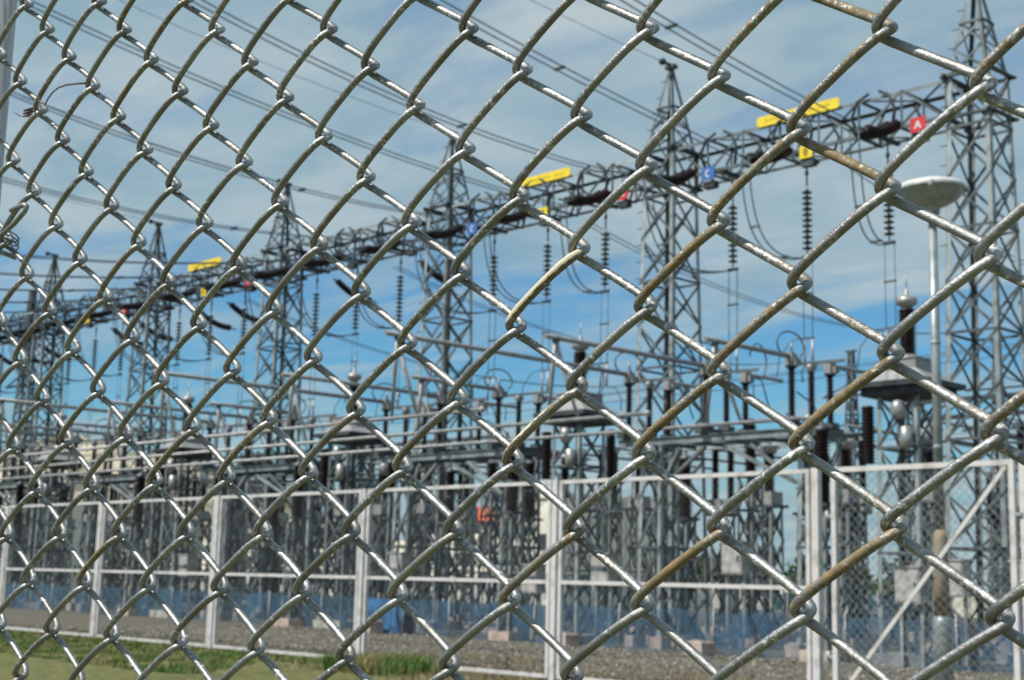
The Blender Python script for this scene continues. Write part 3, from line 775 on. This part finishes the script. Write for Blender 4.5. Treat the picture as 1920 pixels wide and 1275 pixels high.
for i, (u, y1, z1) in enumerate(((-21.5, 58, 13.5), (-31.5, 58, 13.0), (-41.5, 58, 12.5), (-51.5, 58, 12.2))):
    b = MB(); n = 20
    for q_ in (-0.13, 0.13): b.tube([(q_, (y1-33.5)*q/n, (13.2-z1)*(1-q/n)+(z1-13.2)*0-1.2*4*(q/n)*(1-q/n)) for q in range(n+1)], 0.016, 5)
    o = b.build('outgoing_conductor', 'cable', None, (u, 33.5, z1)); tag(o, f'thin outgoing line pair sagging away behind the gantry, {ORD[i]} from the right', 'wire', 'outgoing lines behind the gantry')
# thin lines crossing low behind the towers
for i, (za, zb, y) in enumerate(((9.6, 9.1, 40), (10.6, 10.2, 44), (11.2, 10.9, 48), (8.7, 8.5, 52))):
    b = MB(); n = 24
    b.tube([(-95+90*q/n, y-0.0*q, za+(zb-za)*q/n-1.0*4*(q/n)*(1-q/n)) for q in range(n+1)], 0.016, 5)
    o = b.build('rear_conductor', 'cable'); tag(o, ['lowest', 'second', 'third', 'faintest'][i]+' of the thin wires strung along behind the row of towers', 'wire', 'wires strung behind the towers')

# ------------------------------------------------------------------ busbars and connecting tubes
for v, u1, lb in ((25.5, -17.57, 'rearmost white tubular busbar running along the yard'), (23.0, -19.87, 'middle white tubular busbar running along the yard'), (20.5, -22.3, 'front white tubular busbar, ending furthest left of the three')):
    r = empty('tubular_busbar', (-45, v, 5.17), lb, 'busbar', 'long horizontal tubular busbars')
    b = MB(); b.tube([(-85+45, 0, 0), (u1+45, 0, 0)], 0.044, 12); b.build('tube', 'tube', r)
    b = MB(); b.lathe([(0.0, -0.07), (0.06, -0.05), (0.075, 0), (0.06, 0.05), (0.0, 0.07)], (u1+45+0.02, 0, 0), 10); b.build('end_cap', 'tube', r)
for k in range(6):
    for j, ph in enumerate(PH):
        u = U0-BAY*k-ph; vb = (25.5, 23.0, 20.5)[j]
        r = empty('connecting_tube', (u, vb, 7.08), f'grey upper tube with slanting struts, {PHN[j]} one {BAYN[k]}', 'busbar', 'upper tubes joining busbars to switches')
        b = MB(); b.tube([(0, -0.35, 0), (0, 28.3-vb, 0)], 0.06, 12); b.build('tube', 'tubegrey', r)
        for s, e in ((0.62, 0.15), (-0.55, 0.35)):
            b = MB(); b.tube([(0, 0, -0.03), (s*0.35, e*0.3, -0.8), (s, e, -1.91)], [0.05, 0.05, 0.035], 8); b.build('slanting_strut', 'tube', r)
        b = MB(); b.lathe([(0.0, -0.02), (0.09, 0.0), (0.09, 0.1), (0.0, 0.12)], (0, 0, -0.1), 10); b.build('clamp', 'steel', r)
        b = MB(); b.tube([(0, (28.3-vb)-1.2+0.55*math.sin(a)*0.6, -0.28+0.42*math.cos(a)) for a in [x*math.pi/7 for x in range(-3, 9)]], 0.018, 6); b.build('wire_loop', 'cable', r)

# ------------------------------------------------------------------ porcelain column
def column(b, x, y, z0, z1, r0=0.06, r1=0.10, pitch=0.085, n=12):
    prof = []; z = z0
    k = max(2, int((z1-z0)/pitch)); p = (z1-z0)/k
    for i in range(k): prof += [(r0, z0+i*p), (r1, z0+(i+0.35)*p), (r1*0.98, z0+(i+0.45)*p), (r0, z0+(i+0.62)*p)]
    prof.append((r0, z1)); b.lathe(prof, (x, y, 0), n)
def make_disconnector():
    r = root('disconnector_switch')      # origin on the ground below the middle column; columns 0.8 m apart along y
    b = MB(); b.box((-0.12, -1.15, 5.36), (0.12, 1.2, 5.50)); b.box((-0.16, -1.0, 5.50), (0.16, -0.7, 5.62)); b.box((-0.16, -0.15, 5.50), (0.16, 0.15, 5.62)); b.box((-0.16, 0.65, 5.50), (0.16, 0.95, 5.62)); b.build('base_channel', 'steel', r)
    for y in (-0.82, 0.0, 0.8):
        b = MB(); column(b, 0, y, 5.62, 6.82); c = b.build('porcelain_column', 'porcelain', r)
    for y in (-0.82, 0.8):
        b = MB(); b.cbox((0, y, 6.98), (0.20, 0.24, 0.30)); b.cbox((-0.02, y, 7.16), (0.14, 0.16, 0.07)); b.cbox((0.14, y+0.02, 6.93), (0.10, 0.16, 0.16)); b.build('head_box', 'greybox', r)
        b = MB(); b.lathe([(0.1, 6.80), (0.15, 6.82), (0.15, 6.86), (0.06, 6.88)], (0, y, 0), 12); b.cbox((0.05, y+0.16, 6.96), (0.16, 0.12, 0.16)); b.build('clamp', 'steel_dark', r)
    b = MB(); b.lathe([(0.07, 6.80), (0.16, 6.92), (0.10, 6.98)], (0, 0, 0), 12); b.bar((-0.35, -0.3, 6.98), (0.55, 0.62, 7.12), 0.16, 0.06); b.build('switch_blade', 'tubegrey', r)
    b = MB()
    b.tube([(0, -0.85+0.55*math.sin(a), 7.35+0.33*math.cos(a)) for a in [x*math.pi/8 for x in range(-9, 7)]], 0.022, 6)
    b.build('arcing_horn', 'cable', r)
    b = MB(); b.tube([(0.16, 0.8, 7.0), (0.3, 1.1, 6.9), (0.32, 1.3, 6.4), (0.3, 1.5, 6.1)], 0.02, 6); b.build('lead', 'cable', r)
    MB().tube([(0, -0.82, 7.2), (0, -0.82, 7.42)], 0.03, 8).build('terminal', 'tubegrey', r); MB().tube([(0, 0.9, 7.07), (0, 2.4, 7.07)], 0.05, 10).build('tube', 'tubegrey', r)
    return r
for k in range(6):
    for j, ph in enumerate(PH):
        place('disc_sw', make_disconnector, (U0-BAY*k-ph, 29.25, 0), f'switch with three dark columns, {PHN[j]} one {BAYN[k]}', 'switch', 'three-column disconnector switches on the platforms')

def make_platform():
    r = root('equipment_platform')      # origin ground, under centre of the trio
    hw = 3.2
    for y in (-0.85, 0.85):
        b = MB(); b.box((-hw, y-0.07, 5.338), (hw, y+0.07, 5.355)); b.box((-hw, y-0.07, 5.16), (hw, y+0.07, 5.177)); b.box((-hw, y-0.01, 5.178), (hw, y+0.01, 5.337)); b.build('main_beam', 'steel_pale', r)
    for x in (-3.0, -2.0, -1.0, 0, 1.0, 2.0, 3.0): MB().box((x-0.05, -0.83, 5.20), (x+0.05, 0.83, 5.28)).build('cross_beam', 'steel', r)
    for x in (-2.5, 2.5):
        legs4(r, 0.42, 0.36, 0, 5.16, 0.12, 'steel_pale', (x, 0))
        b = MB(); lattice_column(b, 0.42, 0.36, 0.1, 5.05, 4, br=0.07, c=(x, 0)); b.build('bracing', 'steel', r)
        for sx in (-1, 1):
            for sy in (-1, 1): MB().box((x+sx*0.42-0.2, sy*0.42-0.2, -0.1), (x+sx*0.42+0.2, sy*0.42+0.2, 0.3)).build('footing', 'plinth', r)
    for s in (-1, 1):
        for p, q in ((2.1, 1.1), (2.1, 0.3)): MB().bar((s*p, -0.4, 4.1), (s*q, -0.85, 5.04), 0.09).build('knee_brace', 'steel_pale', r)
    return r
for k in range(6):
    place('platform', make_platform, (U0-BAY*k-4.95, 29.25, 0), 'steel platform under the three-column switches '+BAYN[k], 'steel support', 'lattice platforms under the switches')

def make_vt():
    r = root('voltage_transformer')
    b = MB(); b.box((-0.95, -0.85, 6.08), (0.95, 0.85, 6.20)); b.box((-0.8, -0.7, 5.9), (0.8, 0.7, 6.08)); b.build('platform', 'steel_dark', r)
    b = MB()
    a, c = 0.85, 0.45
    vs = [(-a,-a*.8,6.202),(a,-a*.8,6.202),(a,a*.8,6.202),(-a,a*.8,6.202),(-c,-c,6.50),(c,-c,6.50),(c,c,6.50),(-c,c,6.50)]
    b.add(vs, [(0,1,5,4),(1,2,6,5),(2,3,7,6),(3,0,4,7),(4,5,6,7)]); b.box((-0.45, -0.45, 6.501), (0.45, 0.45, 6.72)); b.box((-0.48, -0.48, 6.721), (0.48, 0.48, 6.75)); b.build('tank', 'greybox', r)
    b = MB(); b.lathe([(0.28, 6.75), (0.26, 6.8), (0.2, 6.86), (0.0, 6.87)], n=16); b.build('flange', 'alu', r)
    b = MB(); column(b, 0, 0, 6.85, 7.92, 0.15, 0.205, 0.07, 16); b.build('porcelain_column', 'porcelain', r)
    b = MB(); b.lathe([(0.12, 7.92), (0.14, 7.98), (0.22, 8.02), (0.25, 8.10), (0.22, 8.18), (0.12, 8.22), (0.05, 8.25), (0.045, 8.32), (0.02, 8.40), (0.0, 8.42)], n=18); b.tube([(0, 0, 8.38), (0, 0.0, 8.75)], 0.014, 6); b.build('dome_cap', 'alu', r)
    legs4(r, 0.55, 0.5, 0, 5.9, 0.10, 'steel_pale')
    b = MB(); lattice_column(b, 0.55, 0.5, 0.1, 5.9, 5, br=0.06); b.build('bracing', 'steel', r)
    b = MB(); column(b, -0.75, -0.5, 4.4, 5.7, 0.12, 0.17, 0.08); b.build('porcelain_column', 'porcelain', r)
    MB().lathe([(0.0, 5.78), (0.13, 5.74), (0.17, 5.62), (0.17, 5.45), (0.1, 5.35), (0.0, 5.35)], (0.1, -0.62, 0), 16).build('oil_vessel', 'alu', r); b = MB(); b.lathe([(0.0, 5.2), (0.13, 5.16), (0.15, 4.9), (0.13, 4.7), (0.0, 4.66)], (0.28, -0.62, 0), 16); b.build('oil_vessel', 'alu', r)
    b = MB(); b.box((-0.7, -0.7, -0.1), (0.7, 0.7, 0.25)); b.build('footing', 'concrete', r)
    return r
for k in range(6):
    place('vt', make_vt, (-17.05-BAY*k, 28.7, 0), 'dark insulator with silver ball cap on white tapered box, '+['nearest, left of the lamp pole', 'second from the right', 'third from the right', 'fourth from the right', 'fifth from the right', 'leftmost'][k], 'transformer', 'ball-capped voltage transformers')

def make_post_ins():
    r = root('post_insulator')
    legs4(r, 0.28, 0.24, 0, 4.52, 0.08, 'steel_pale')
    b = MB(); lattice_column(b, 0.28, 0.24, 0.1, 4.52, 5, br=0.055); b.box((-0.3, -0.3, 4.52), (0.3, 0.3, 4.58)); b.build('bracing', 'steel', r)
    b = MB(); column(b, 0, 0, 4.60, 5.95, 0.12, 0.185, 0.075, 14); b.build('porcelain_column', 'porcelain', r)
    b = MB(); b.lathe([(0.12, 5.95), (0.13, 6.0), (0.07, 6.02), (0.06, 6.11)], n=12); b.cbox((0, 0, 6.10), (0.16, 0.2, 0.03)); b.build('tube_clamp', 'alu', r)
    b = MB(); b.box((-0.45, -0.45, -0.1), (0.45, 0.45, 0.28)); b.build('footing', 'plinth', r)
    return r
for row, (v, ua) in enumerate(((31.6, -23.6), (36.4, -25.0))):
    for q in range(9):
        place('postins', make_post_ins, (ua-5.095*q, v, 0), f"dark ribbed post insulator on lattice stand, {ORD[q]} from right, {['under', 'just behind'][row]} the gantry line", 'insulator', 'post insulators on lattice stands')

def make_ct(kind):
    r = root('current_transformer')
    h = 3.9
    legs4(r, 0.33, 0.28, 0, h, 0.09, 'steel_pale')
    b = MB(); lattice_column(b, 0.33, 0.28, 0.1, h, 4, br=0.065); b.box((-0.4, -0.4, h), (0.4, 0.4, h+0.08)); b.build('bracing', 'steel', r)
    if kind == 0:
        b = MB(); b.box((-0.28, -0.28, h+0.081), (0.28, 0.28, h+0.45)); b.build('base_tank', 'greybox', r)
        b = MB(); column(b, 0, 0, h+0.45, h+1.55, 0.13, 0.19, 0.07, 14); b.build('porcelain_column', 'porcelain', r)
        b = MB(); b.lathe([(0.16, h+1.55), (0.24, h+1.62), (0.25, h+1.9), (0.20, h+2.06), (0.10, h+2.14), (0.0, h+2.16)], n=18); b.tube([(0, -0.5, h+1.78), (0, 0.5, h+1.78)], 0.04, 8); b.build('head_dome', 'alu', r)
    elif kind == 1:
        b = MB(); b.box((-0.5, -0.25, h+0.081), (0.5, 0.25, h+0.55)); b.build('drive_box', 'greybox', r)
        for s in (-0.32, 0.32):
            b = MB(); column(b, s, 0, h+0.55, h+2.35, 0.09, 0.145, 0.075, 12); b.build('porcelain_column', 'porcelain', r)
            b = MB(); b.cbox((s, 0, h+2.42), (0.2, 0.3, 0.14)); b.build('terminal', 'alu', r)
    else:
        for y in (-0.6, 0.6):
            b = MB(); b.box((-0.07, y-0.07, h+0.081), (0.07, y+0.07, h+0.2)); column(b, 0, y, h+0.2, h+1.35, 0.075, 0.125, 0.075, 12); b.build('porcelain_column', 'porcelain', r)
        b = MB(); b.tube([(0, -0.75, h+1.42), (0, 0.75, h+1.42)], 0.04, 8); b.tube([(0, 0.6+0.25*math.sin(a), h+1.7+0.28*math.cos(a)) for a in [x*math.pi/6 for x in range(-5, 6)]], 0.018, 6); b.build('contact_arm', 'tubegrey', r)
        b = MB(); b.box((-0.1, -0.8, h+0.082), (0.1, 0.8, h+0.16)); b.build('base_channel', 'steel_dark', r)
    b = MB(); b.box((-0.5, -0.5, -0.1), (0.5, 0.5, 0.3)); b.build('footing', 'plinth', r)
    return r
def make_arrester():
    r = root('surge_arrester'); h = 3.45
    legs4(r, 0.26, 0.22, 0, h, 0.08, 'steel_pale')
    b = MB(); lattice_column(b, 0.26, 0.22, 0.1, h, 4, br=0.055); b.box((-0.3, -0.3, h), (0.3, 0.3, h+0.07)); b.build('bracing', 'steel', r)
    b = MB(); column(b, 0, 0, h+0.08, h+0.85, 0.15, 0.225, 0.075, 14); b.build('porcelain_column', 'porcelain', r)
    b = MB(); b.lathe([(0.0, h+0.851), (0.2, h+0.855), (0.2, h+0.93), (0.0, h+0.935)], n=14); b.build('middle_flange', 'steel', r)
    b = MB(); column(b, 0, 0, h+0.94, h+1.75, 0.13, 0.205, 0.075, 14); b.build('porcelain_column', 'porcelain', r)
    b = MB(); b.lathe([(0.18, h+1.75), (0.18, h+1.82), (0.05, h+1.86), (0.04, h+1.98)], n=14); b.tube([(0, 0, h+1.95), (0.1, -0.5, h+2.3), (0.15, -1.2, h+2.5)], 0.018, 6); b.build('top_terminal', 'steel', r)
    b = MB(); b.box((-0.4, -0.4, -0.1), (0.4, 0.4, 0.25)); b.build('footing', 'plinth', r)
    return r
for k in range(6):
    for j in range(3):
        place('arr', make_arrester, (U0-BAY*k-(1.5, 4.1, 9.1)[j], 31.2 if j == 1 else 27.95+2.2*j, 0), f'thick black finned surge arrester, {PHN[j]} one {BAYN[k]}', 'surge arrester', 'thick finned arresters on lattice stands')
ROWS = [(34.6, 0, 'silver-domed transformer just behind the gantry', 'current transformer', 'silver-domed current transformers'),
        (38.4, 1, 'twin-column breaker in second row behind', 'circuit breaker', 'twin-column circuit breaker poles'),
        (42.6, 2, 'two-column switch in third row behind', 'switch', 'two-column switch poles behind the gantry'),
        (48.5, 0, 'distant small silver-domed transformer', 'current transformer', 'silver-domed transformers deep in the yard')
        ]
for v, kind, ds, ct_, gp in ROWS:
    for k in range(6):
        if v > 42 and k in (1, 2): continue
        for j, ph in enumerate(PH):
            place(('ct', kind), lambda: make_ct(kind), (U0-BAY*k-ph+(0.4 if kind else 0), v, 0), f'{ds}, {PHN[j]} one {BAYN[k]}', ct_, gp)

def make_gframe():
    """low lattice portal deeper in the yard"""
    r = root('lattice_portal')
    for x in (0, -9.2):
        legs4(r, 0.4, 0.34, 0, 8.4, 0.10, 'steel', (x, 0))
        b = MB(); lattice_column(b, 0.4, 0.34, 0.1, 8.4, 6, br=0.07, c=(x, 0)); b.build('bracing', 'steel', r)
    b = MB()
    for s in (-0.3, 0.3):
        for z in (7.6, 8.2): b.bar((0, s, z), (-9.2, s, z), 0.08)
    n = 10
    for i in range(n):
        x = -9.2*i/n; x2 = -9.2*(i+1)/n
        for s in (-0.3, 0.3): b.bar((x, s, 7.6 if i % 2 else 8.2), (x2, s, 8.2 if i % 2 else 7.6), 0.05)
        b.bar((x, -0.3, 8.2), (x, 0.3, 8.2), 0.05)
    b.build('truss', 'steel', r)
    return r
for k in (0, 3, 4, 5):
    place('portal', make_gframe, (U0-BAY*k-0.4, 45.5, 0), 'low lattice portal frame deep in the yard '+BAYN[k], 'steel frame', 'low portal frames deep in the yard')
# rear upper tubes
for k in range(6):
    for j, ph in enumerate(PH):
        u = U0-BAY*k-ph
        b = MB(); b.tube([(0, 0, 0), (0, 10.5, 0)], 0.05, 8)
        o = b.build('rear_tube', 'tubegrey', None, (u, 34.7, 6.15)); tag(o, f'grey tube behind the gantry line, {PHN[j]} one {BAYN[k]}', 'busbar', 'rear connecting tubes')

# ------------------------------------------------------------------ cabinets and blocks
def make_cabinet():
    r = root('control_cabinet')
    b = MB(); b.box((-0.3, -0.18, 0), (0.3, 0.18, 0.75)); b.box((-0.34, -0.22, 0.751), (0.34, 0.22, 0.79)); b.build('body', 'cabinet', r)
    b = MB(); b.box((-0.27, -0.20, 0.04), (0.27, -0.182, 0.71)); d = b.build('door', 'cabinet', r)
    b = MB(); b.cbox((0.2, -0.215, 0.38), (0.03, 0.03, 0.12)); b.build('handle', 'steel_dark', d)
    for x in (-0.25, 0.25):
        b = MB(); b.bar((x, 0, -1.4), (x, 0, 0), 0.07); b.build('leg', 'steel_pale', r)
    return r
cabs = [(-15.6, 27.9, 1.5), (-16.6, 27.9, 1.35), (-14.2, 28.4, 1.5), (-21.5, 28.2, 1.9), (-25.6, 28.0, 1.6), (-28.4, 28.2, 1.3), (-34.0, 28.1, 1.6), (-39.5, 28.2, 1.5), (-46.0, 28.1, 1.5)]
for i, (x, y, z) in enumerate(sorted(cabs, reverse=True)):
    place('cab', make_cabinet, (x, y, z), f'pale grey control cabinet on thin legs behind the blue netting, {ORD[i]} from the right', 'cabinet', 'control cabinets behind the netting')
def tarp():
    b = MB(); n = 10
    for i in range(n+1):
        x = 1.9*i/n; b.v += [(x, 0.05*math.sin(x*6), 0.0), (x, 0.07*math.sin(x*6+1), 0.5), (x, 0.04*math.sin(x*5), 1.06-0.06*math.sin(x*1.7))]
    for i in range(n):
        for j in range(2): b.f.append((i*3+j, i*3+3+j, i*3+4+j, i*3+1+j)); b.sm.append(True)
    r = empty('blue_tarpaulin', (-35.1, 27.6, 0), 'bright solid blue tarpaulin piece against the netting left of centre', 'tarpaulin'); b.build('sheet', mat('blue_tarpaulin_sheet', (0.03, 0.11, 0.24), 0.7, 0.0, 0.35, 3.0), r)
    for x in (0.0, 1.9): MB().tube([(x, 0.02, -0.1), (x, 0.02, 1.15)], 0.022, 8).build('stake', 'cabinet', r)
tarp()
def block(x, y, w, d, h, label):
    b = MB(); w2, d2 = w/2, d/2; e = 0.03
    b.box((-w2, -d2, 0), (w2, d2, h-e)); b.add([(-w2,-d2,h-e),(w2,-d2,h-e),(w2,d2,h-e),(-w2,d2,h-e),(-w2+e,-d2+e,h),(w2-e,-d2+e,h),(w2-e,d2-e,h),(-w2+e,d2-e,h)], [(0,1,5,4),(1,2,6,5),(2,3,7,6),(3,0,4,7),(4,5,6,7)])
    r = empty('concrete_block', (x, y, 0), label, 'concrete block', 'low blocks by the blue netting'); b.build('block', 'plinth', r)
    b = MB(); b.cbox((0, 0, h+0.015), (w*0.5, d*0.5, 0.03)); b.build('lid', 'concrete', r)
block(-21.9, 27.3, 0.55, 0.5, 0.32, 'beige square block at the foot of the netting, centre right of the picture')
block(-26.3, 27.3, 0.55, 0.5, 0.32, 'beige square block at the foot of the netting, left of the double fence post')
block(-34.2, 27.2, 0.6, 0.5, 0.38, 'orange-beige square block at the foot of the netting, left of centre')

# ------------------------------------------------------------------ round lamp
def lamp():
    x, y = -10.54, 18.5; zt = 7.05
    r = empty('yard_lamp', (x, y, 0), 'round yard lamp with white domed cover and grey dish on a tall pole', 'street lamp')
    b = MB(); b.tube([(0, 0, 2.45), (0, 0, zt)], [0.068, 0.062], 20); b.build('pole', 'pole', r)
    b = MB(); b.tube([(0, 0, 1.25), (0, 0, 1.9), (0, 0, 2.35), (0, 0, 2.46)], [0.112, 0.106, 0.098, 0.07], 20); b.build('pole_sleeve', 'rustsleeve', r)
    MB().tube([(0, 0, -0.1), (0, 0, 1.2), (0, 0, 1.27)], [0.145, 0.135, 0.114], 20).build('pole_base', 'pole', r)
    b = MB(); b.lathe([(0.062, zt-0.04), (0.10, zt-0.03), (0.11, zt+0.03), (0.12, zt+0.07), (0.22, zt+0.11), (0.36, zt+0.19), (0.46, zt+0.29), (0.475, zt+0.335)], n=40); b.build('dish', 'lampgrey', r)
    b = MB(); b.lathe([(0.476, zt+0.335), (0.490, zt+0.345), (0.488, zt+0.375), (0.44, zt+0.42), (0.3, zt+0.465), (0.12, zt+0.485), (0, zt+0.488)], n=40); b.build('domed_cover', 'lampwhite', r)
    b = MB(); b.lathe([(0.470, zt+0.30), (0.497, zt+0.315), (0.500, zt+0.345), (0.488, zt+0.352)], n=40)
    for q in range(4): a = q*math.pi/2+0.5; b.cbox((0.5*math.cos(a), 0.5*math.sin(a), zt+0.32), (0.05, 0.05, 0.07))
    b.build('rim_band', 'lampgrey', r)
    for z in (3.6, 5.1):
        b = MB(); b.lathe([(0.062, z), (0.072, z+0.01), (0.072, z+0.05), (0.062, z+0.06)], n=20); b.build('band', 'steel_pale', r)
lamp()

# ------------------------------------------------------------------ far things
def small_tower(x, y, s, label):
    r = empty('distant_tower', (x, y, 0), label, 'lattice tower', 'distant lattice towers'); r.scale = (s, s, s)
    legs4(r, 0.9, 0.2, 0, 20, 0.16, 'steel'); b = MB(); lattice_column(b, 0.9, 0.2, 0, 20, 16, br=0.09); b.build('bracing', 'steel', r)
    for z, w in ((20, 0.5), (16.5, 2.6), (13.5, 3.0)):
        b = MB(); b.bar((-w, 0, z), (w, 0, z), 0.14)
        if w > 1: b.bar((-w, 0, z), (0, 0, z+1.0), 0.09); b.bar((w, 0, z), (0, 0, z+1.0), 0.09)
        b.build('crossarm', 'steel_dark', r)
small_tower(-62, 96, 1.0, 'thin distant pylon seen left of the lamp pole')
small_tower(-54, 104, 1.05, 'thin distant pylon seen right of the lamp pole')
small_tower(-150, 70, 1.6, 'thin distant mast above the far left tower')

def building(x0, x1, y0, y1, h, roofm, label, nwin):
    r = empty('building', ((x0+x1)/2, (y0+y1)/2, 0), label, 'building'); hx, hy = (x1-x0)/2, (y1-y0)/2
    b = MB(); b.box((-hx, -hy, 0), (hx, hy, h)); b.build('wall', 'cream', r)
    b = MB()
    if roofm == 'orange':
        o = 0.5; vs = [(-hx-o,-hy-o,h+0.003),(hx+o,-hy-o,h+0.003),(hx+o,hy+o,h+0.003),(-hx-o,hy+o,h+0.003),(-hx+1,0,h+1.5),(hx-1,0,h+1.5)]
        b.add(vs, [(0,1,5,4),(1,2,5),(2,3,4,5),(3,0,4),(3,2,1,0)])
    else: b.box((-hx-0.2, -hy-0.2, h+0.003), (hx+0.2, hy+0.2, h+0.35))
    b.build('roof', roofm, r)
    for fl_ in range(max(1, int(h/2.8))):
        for i in range(nwin):
            x = -hx+(i+0.5)*2*hx/nwin; z = 1.0+fl_*2.8
            b = MB(); b.box((x-0.55, -hy-0.06, z), (x+0.55, -hy-0.003, z+1.3)); w = b.build('window', 'white', r)
            b = MB(); b.box((x-0.47, -hy-0.08, z+0.08), (x+0.47, -hy-0.062, z+1.22)); b.build('pane', 'glass', w)
    for i in range(max(2, nwin//2)):
        y = -hy+(i+0.5)*2*hy/max(2, nwin//2)
        b = MB(); b.box((hx+0.003, y-0.5, 1.0), (hx+0.06, y+0.5, 2.3)); w = b.build('window', 'white', r)
        b = MB(); b.box((hx+0.062, y-0.42, 1.08), (hx+0.08, y+0.42, 2.22)); b.build('pane', 'glass', w)
building(-88.5, -76.2, 74, 84, 6.0, 'orange', 'cream two-storey building with an orange tiled roof behind the switchgear', 5)
building(-128, -93, 78, 88, 4.4, 'cream', 'long low flat-roofed cream building left of the orange-roofed one', 12)
building(-75.6, -71.8, 74, 84, 7.6, 'cream', 'tall plain cream block at the right end of the orange-roofed building', 1)
building(-175, -150, 62, 80, 9.0, 'cream', 'large cream block far left at the foot of the tan hill', 8)
def wall_run():
    rng = random.Random(5); r = empty('perimeter_wall', (-40, 88, 0), 'low cream perimeter wall panels far behind the right-hand supports', 'wall')
    x = -30
    while x < 46:
        w = rng.uniform(1.2, 3.0); h = rng.uniform(1.3, 2.1)
        b = MB(); b.box((x, 0, 0), (x+w, 0.25, h)); b.build('panel', 'cream', r); x += w+rng.uniform(0.1, 0.9)
wall_run()

LEAVES = {}
def tree(x, y, h, w, label, seed, bush=False):
    rng = random.Random(seed); r = empty('bush' if bush else 'tree', (x, y, 0), label, 'bush' if bush else 'tree', 'far greenery')
    if not bush:
        b = MB(); b.tube([(0, 0, -0.1), (0.1, 0, h*0.3), (0.0, 0.1, h*0.7)], [h*0.04, h*0.03, h*0.012], 8)
        for q in range(4):
            a = q*1.6; b.tube([(0.05, 0, h*0.35), (math.cos(a)*w*0.3, math.sin(a)*w*0.3, h*0.6)], [h*0.02, h*0.006], 6)
        b.build('trunk', 'bark', r)
    b = MB()
    cl = [(rng.gauss(0, w*0.28), rng.gauss(0, w*0.28), h*rng.uniform(0.4 if not bush else 0.2, 0.95), w*rng.uniform(0.14, 0.26)) for _ in range(16)]
    for cx, cy, cz, cr_ in cl:
        for _ in range(90):
            d = Vector((rng.gauss(0, 1), rng.gauss(0, 1), rng.gauss(0, 0.8))).normalized()*cr_*rng.uniform(0.5, 1.15)
            p = Vector((cx, cy, cz))+d; a = Vector((rng.gauss(0, 1), rng.gauss(0, 1), rng.gauss(0, 1))).normalized()*0.16; c = a.orthogonal().normalized()*0.12
            if p.z < 0.1: continue
            b.add([p-a, p+c, p+a, p-c], [(0, 1, 2, 3)])
    b.build('crown', 'leaf', r)
gl = random.Random(3)
for i in range(14):
    x = -58-i*6.2+gl.uniform(-2, 2); tree(x, 96+gl.uniform(-3, 6), gl.uniform(2.6, 5.0), gl.uniform(3, 5.5), f'dark green tree behind the yard, {ORD[i]} from the right', 40+i)
tree(-42, 62, 2.6, 3.2, 'bright green bush low behind the right-hand supports', 90, True)
tree(-36, 60, 2.2, 3.0, 'small green bush behind the supports beside the wide fence posts', 91, True)

# ------------------------------------------------------------------ grass near the white fence
def grass():
    rng = random.Random(8); b = MB()
    def blade(x, y, h):
        a = rng.uniform(0, 6.28); w = 0.012; lx, ly = rng.gauss(0, 0.3)*h, rng.gauss(0, 0.3)*h
        dx, dy = math.cos(a)*w, math.sin(a)*w
        b.v += [(x-dx, y-dy, -0.02), (x+dx, y+dy, -0.02), (x+lx*0.4+dx*0.7, y+ly*0.4+dy*0.7, h*0.6), (x+lx*0.4-dx*0.7, y+ly*0.4-dy*0.7, h*0.6), (x+lx, y+ly, h)]
        o = len(b.v)-5; b.f += [(o, o+1, o+2, o+3), (o+3, o+2, o+4)]; b.sm += [False, False]
    for _ in range(5200):
        x = rng.gauss(-20.1, 0.38); y = rng.uniform(15.4, 17.0); blade(x, y, rng.uniform(0.12, 0.34))
    for _ in range(60000):
        x = rng.uniform(-36, -19.5); y = rng.uniform(12.5, 17.6)
        if noise.noise(Vector((x*0.8, y*0.8, 0))) > -0.25+max(0, (x+22.5)*0.3): blade(x, y, rng.uniform(0.03, 0.10)*(1.6 if rng.random() < .08 else 1))
    o = b.build('grass', mat('green_grass', (0.09, 0.17, 0.025), 0.7, 0.0, 0.0, 1.6, col2=(0.30, 0.26, 0.11), lo=0.45, hi=0.60))
    tag(o, 'green grass and weeds at the foot of the white fence', 'grass', kind='stuff')
    b = MB(); b.v = []; 
    for _ in range(9000):
        x = rng.uniform(-24, -8); y = rng.uniform(14.5, 22.5)
        if noise.noise(Vector((x*0.6, y*0.6, 3))) > 0.0: blade(x, y, rng.uniform(0.03, 0.12))
    o = b.build('dry_grass', mat('dry_grass', (0.20, 0.15, 0.07), 0.9, 0.0, 0.0, 1.5, col2=(0.33, 0.27, 0.15)))
    tag(o, 'sparse dry brown grass on the gravel by the gate', 'grass', kind='stuff')
grass()
def stones():
    rng = random.Random(21); b = MB()
    for _ in range(9000):
        x = rng.uniform(-40, -9); y = rng.uniform(17.5, 28.5); s = rng.uniform(0.015, 0.06)
        a = [Vector((rng.uniform(.6, 1), 0, 0)), Vector((0, rng.uniform(.6, 1), 0)), Vector((0, 0, rng.uniform(.5, .9)))]
        c = Vector((x, y, s*0.2)); rot = Matrix.Rotation(rng.uniform(0, 6), 3, 'Z') @ Matrix.Rotation(rng.uniform(-.6, .6), 3, 'X')
        vs = [c+rot @ (v*s*g) for v in a for g in (1, -1)]
        b.add(vs, [(0,2,4),(2,1,4),(1,3,4),(3,0,4),(2,0,5),(1,2,5),(3,1,5),(0,3,5)])
    o = b.build('gravel', mat('gravel_stones', (0.08, 0.072, 0.06), 0.9, 0.0, 0.0, 6.0, col2=(0.36, 0.32, 0.26)))
    tag(o, 'loose grey gravel stones scattered over the yard', 'gravel', kind='stuff')
stones()
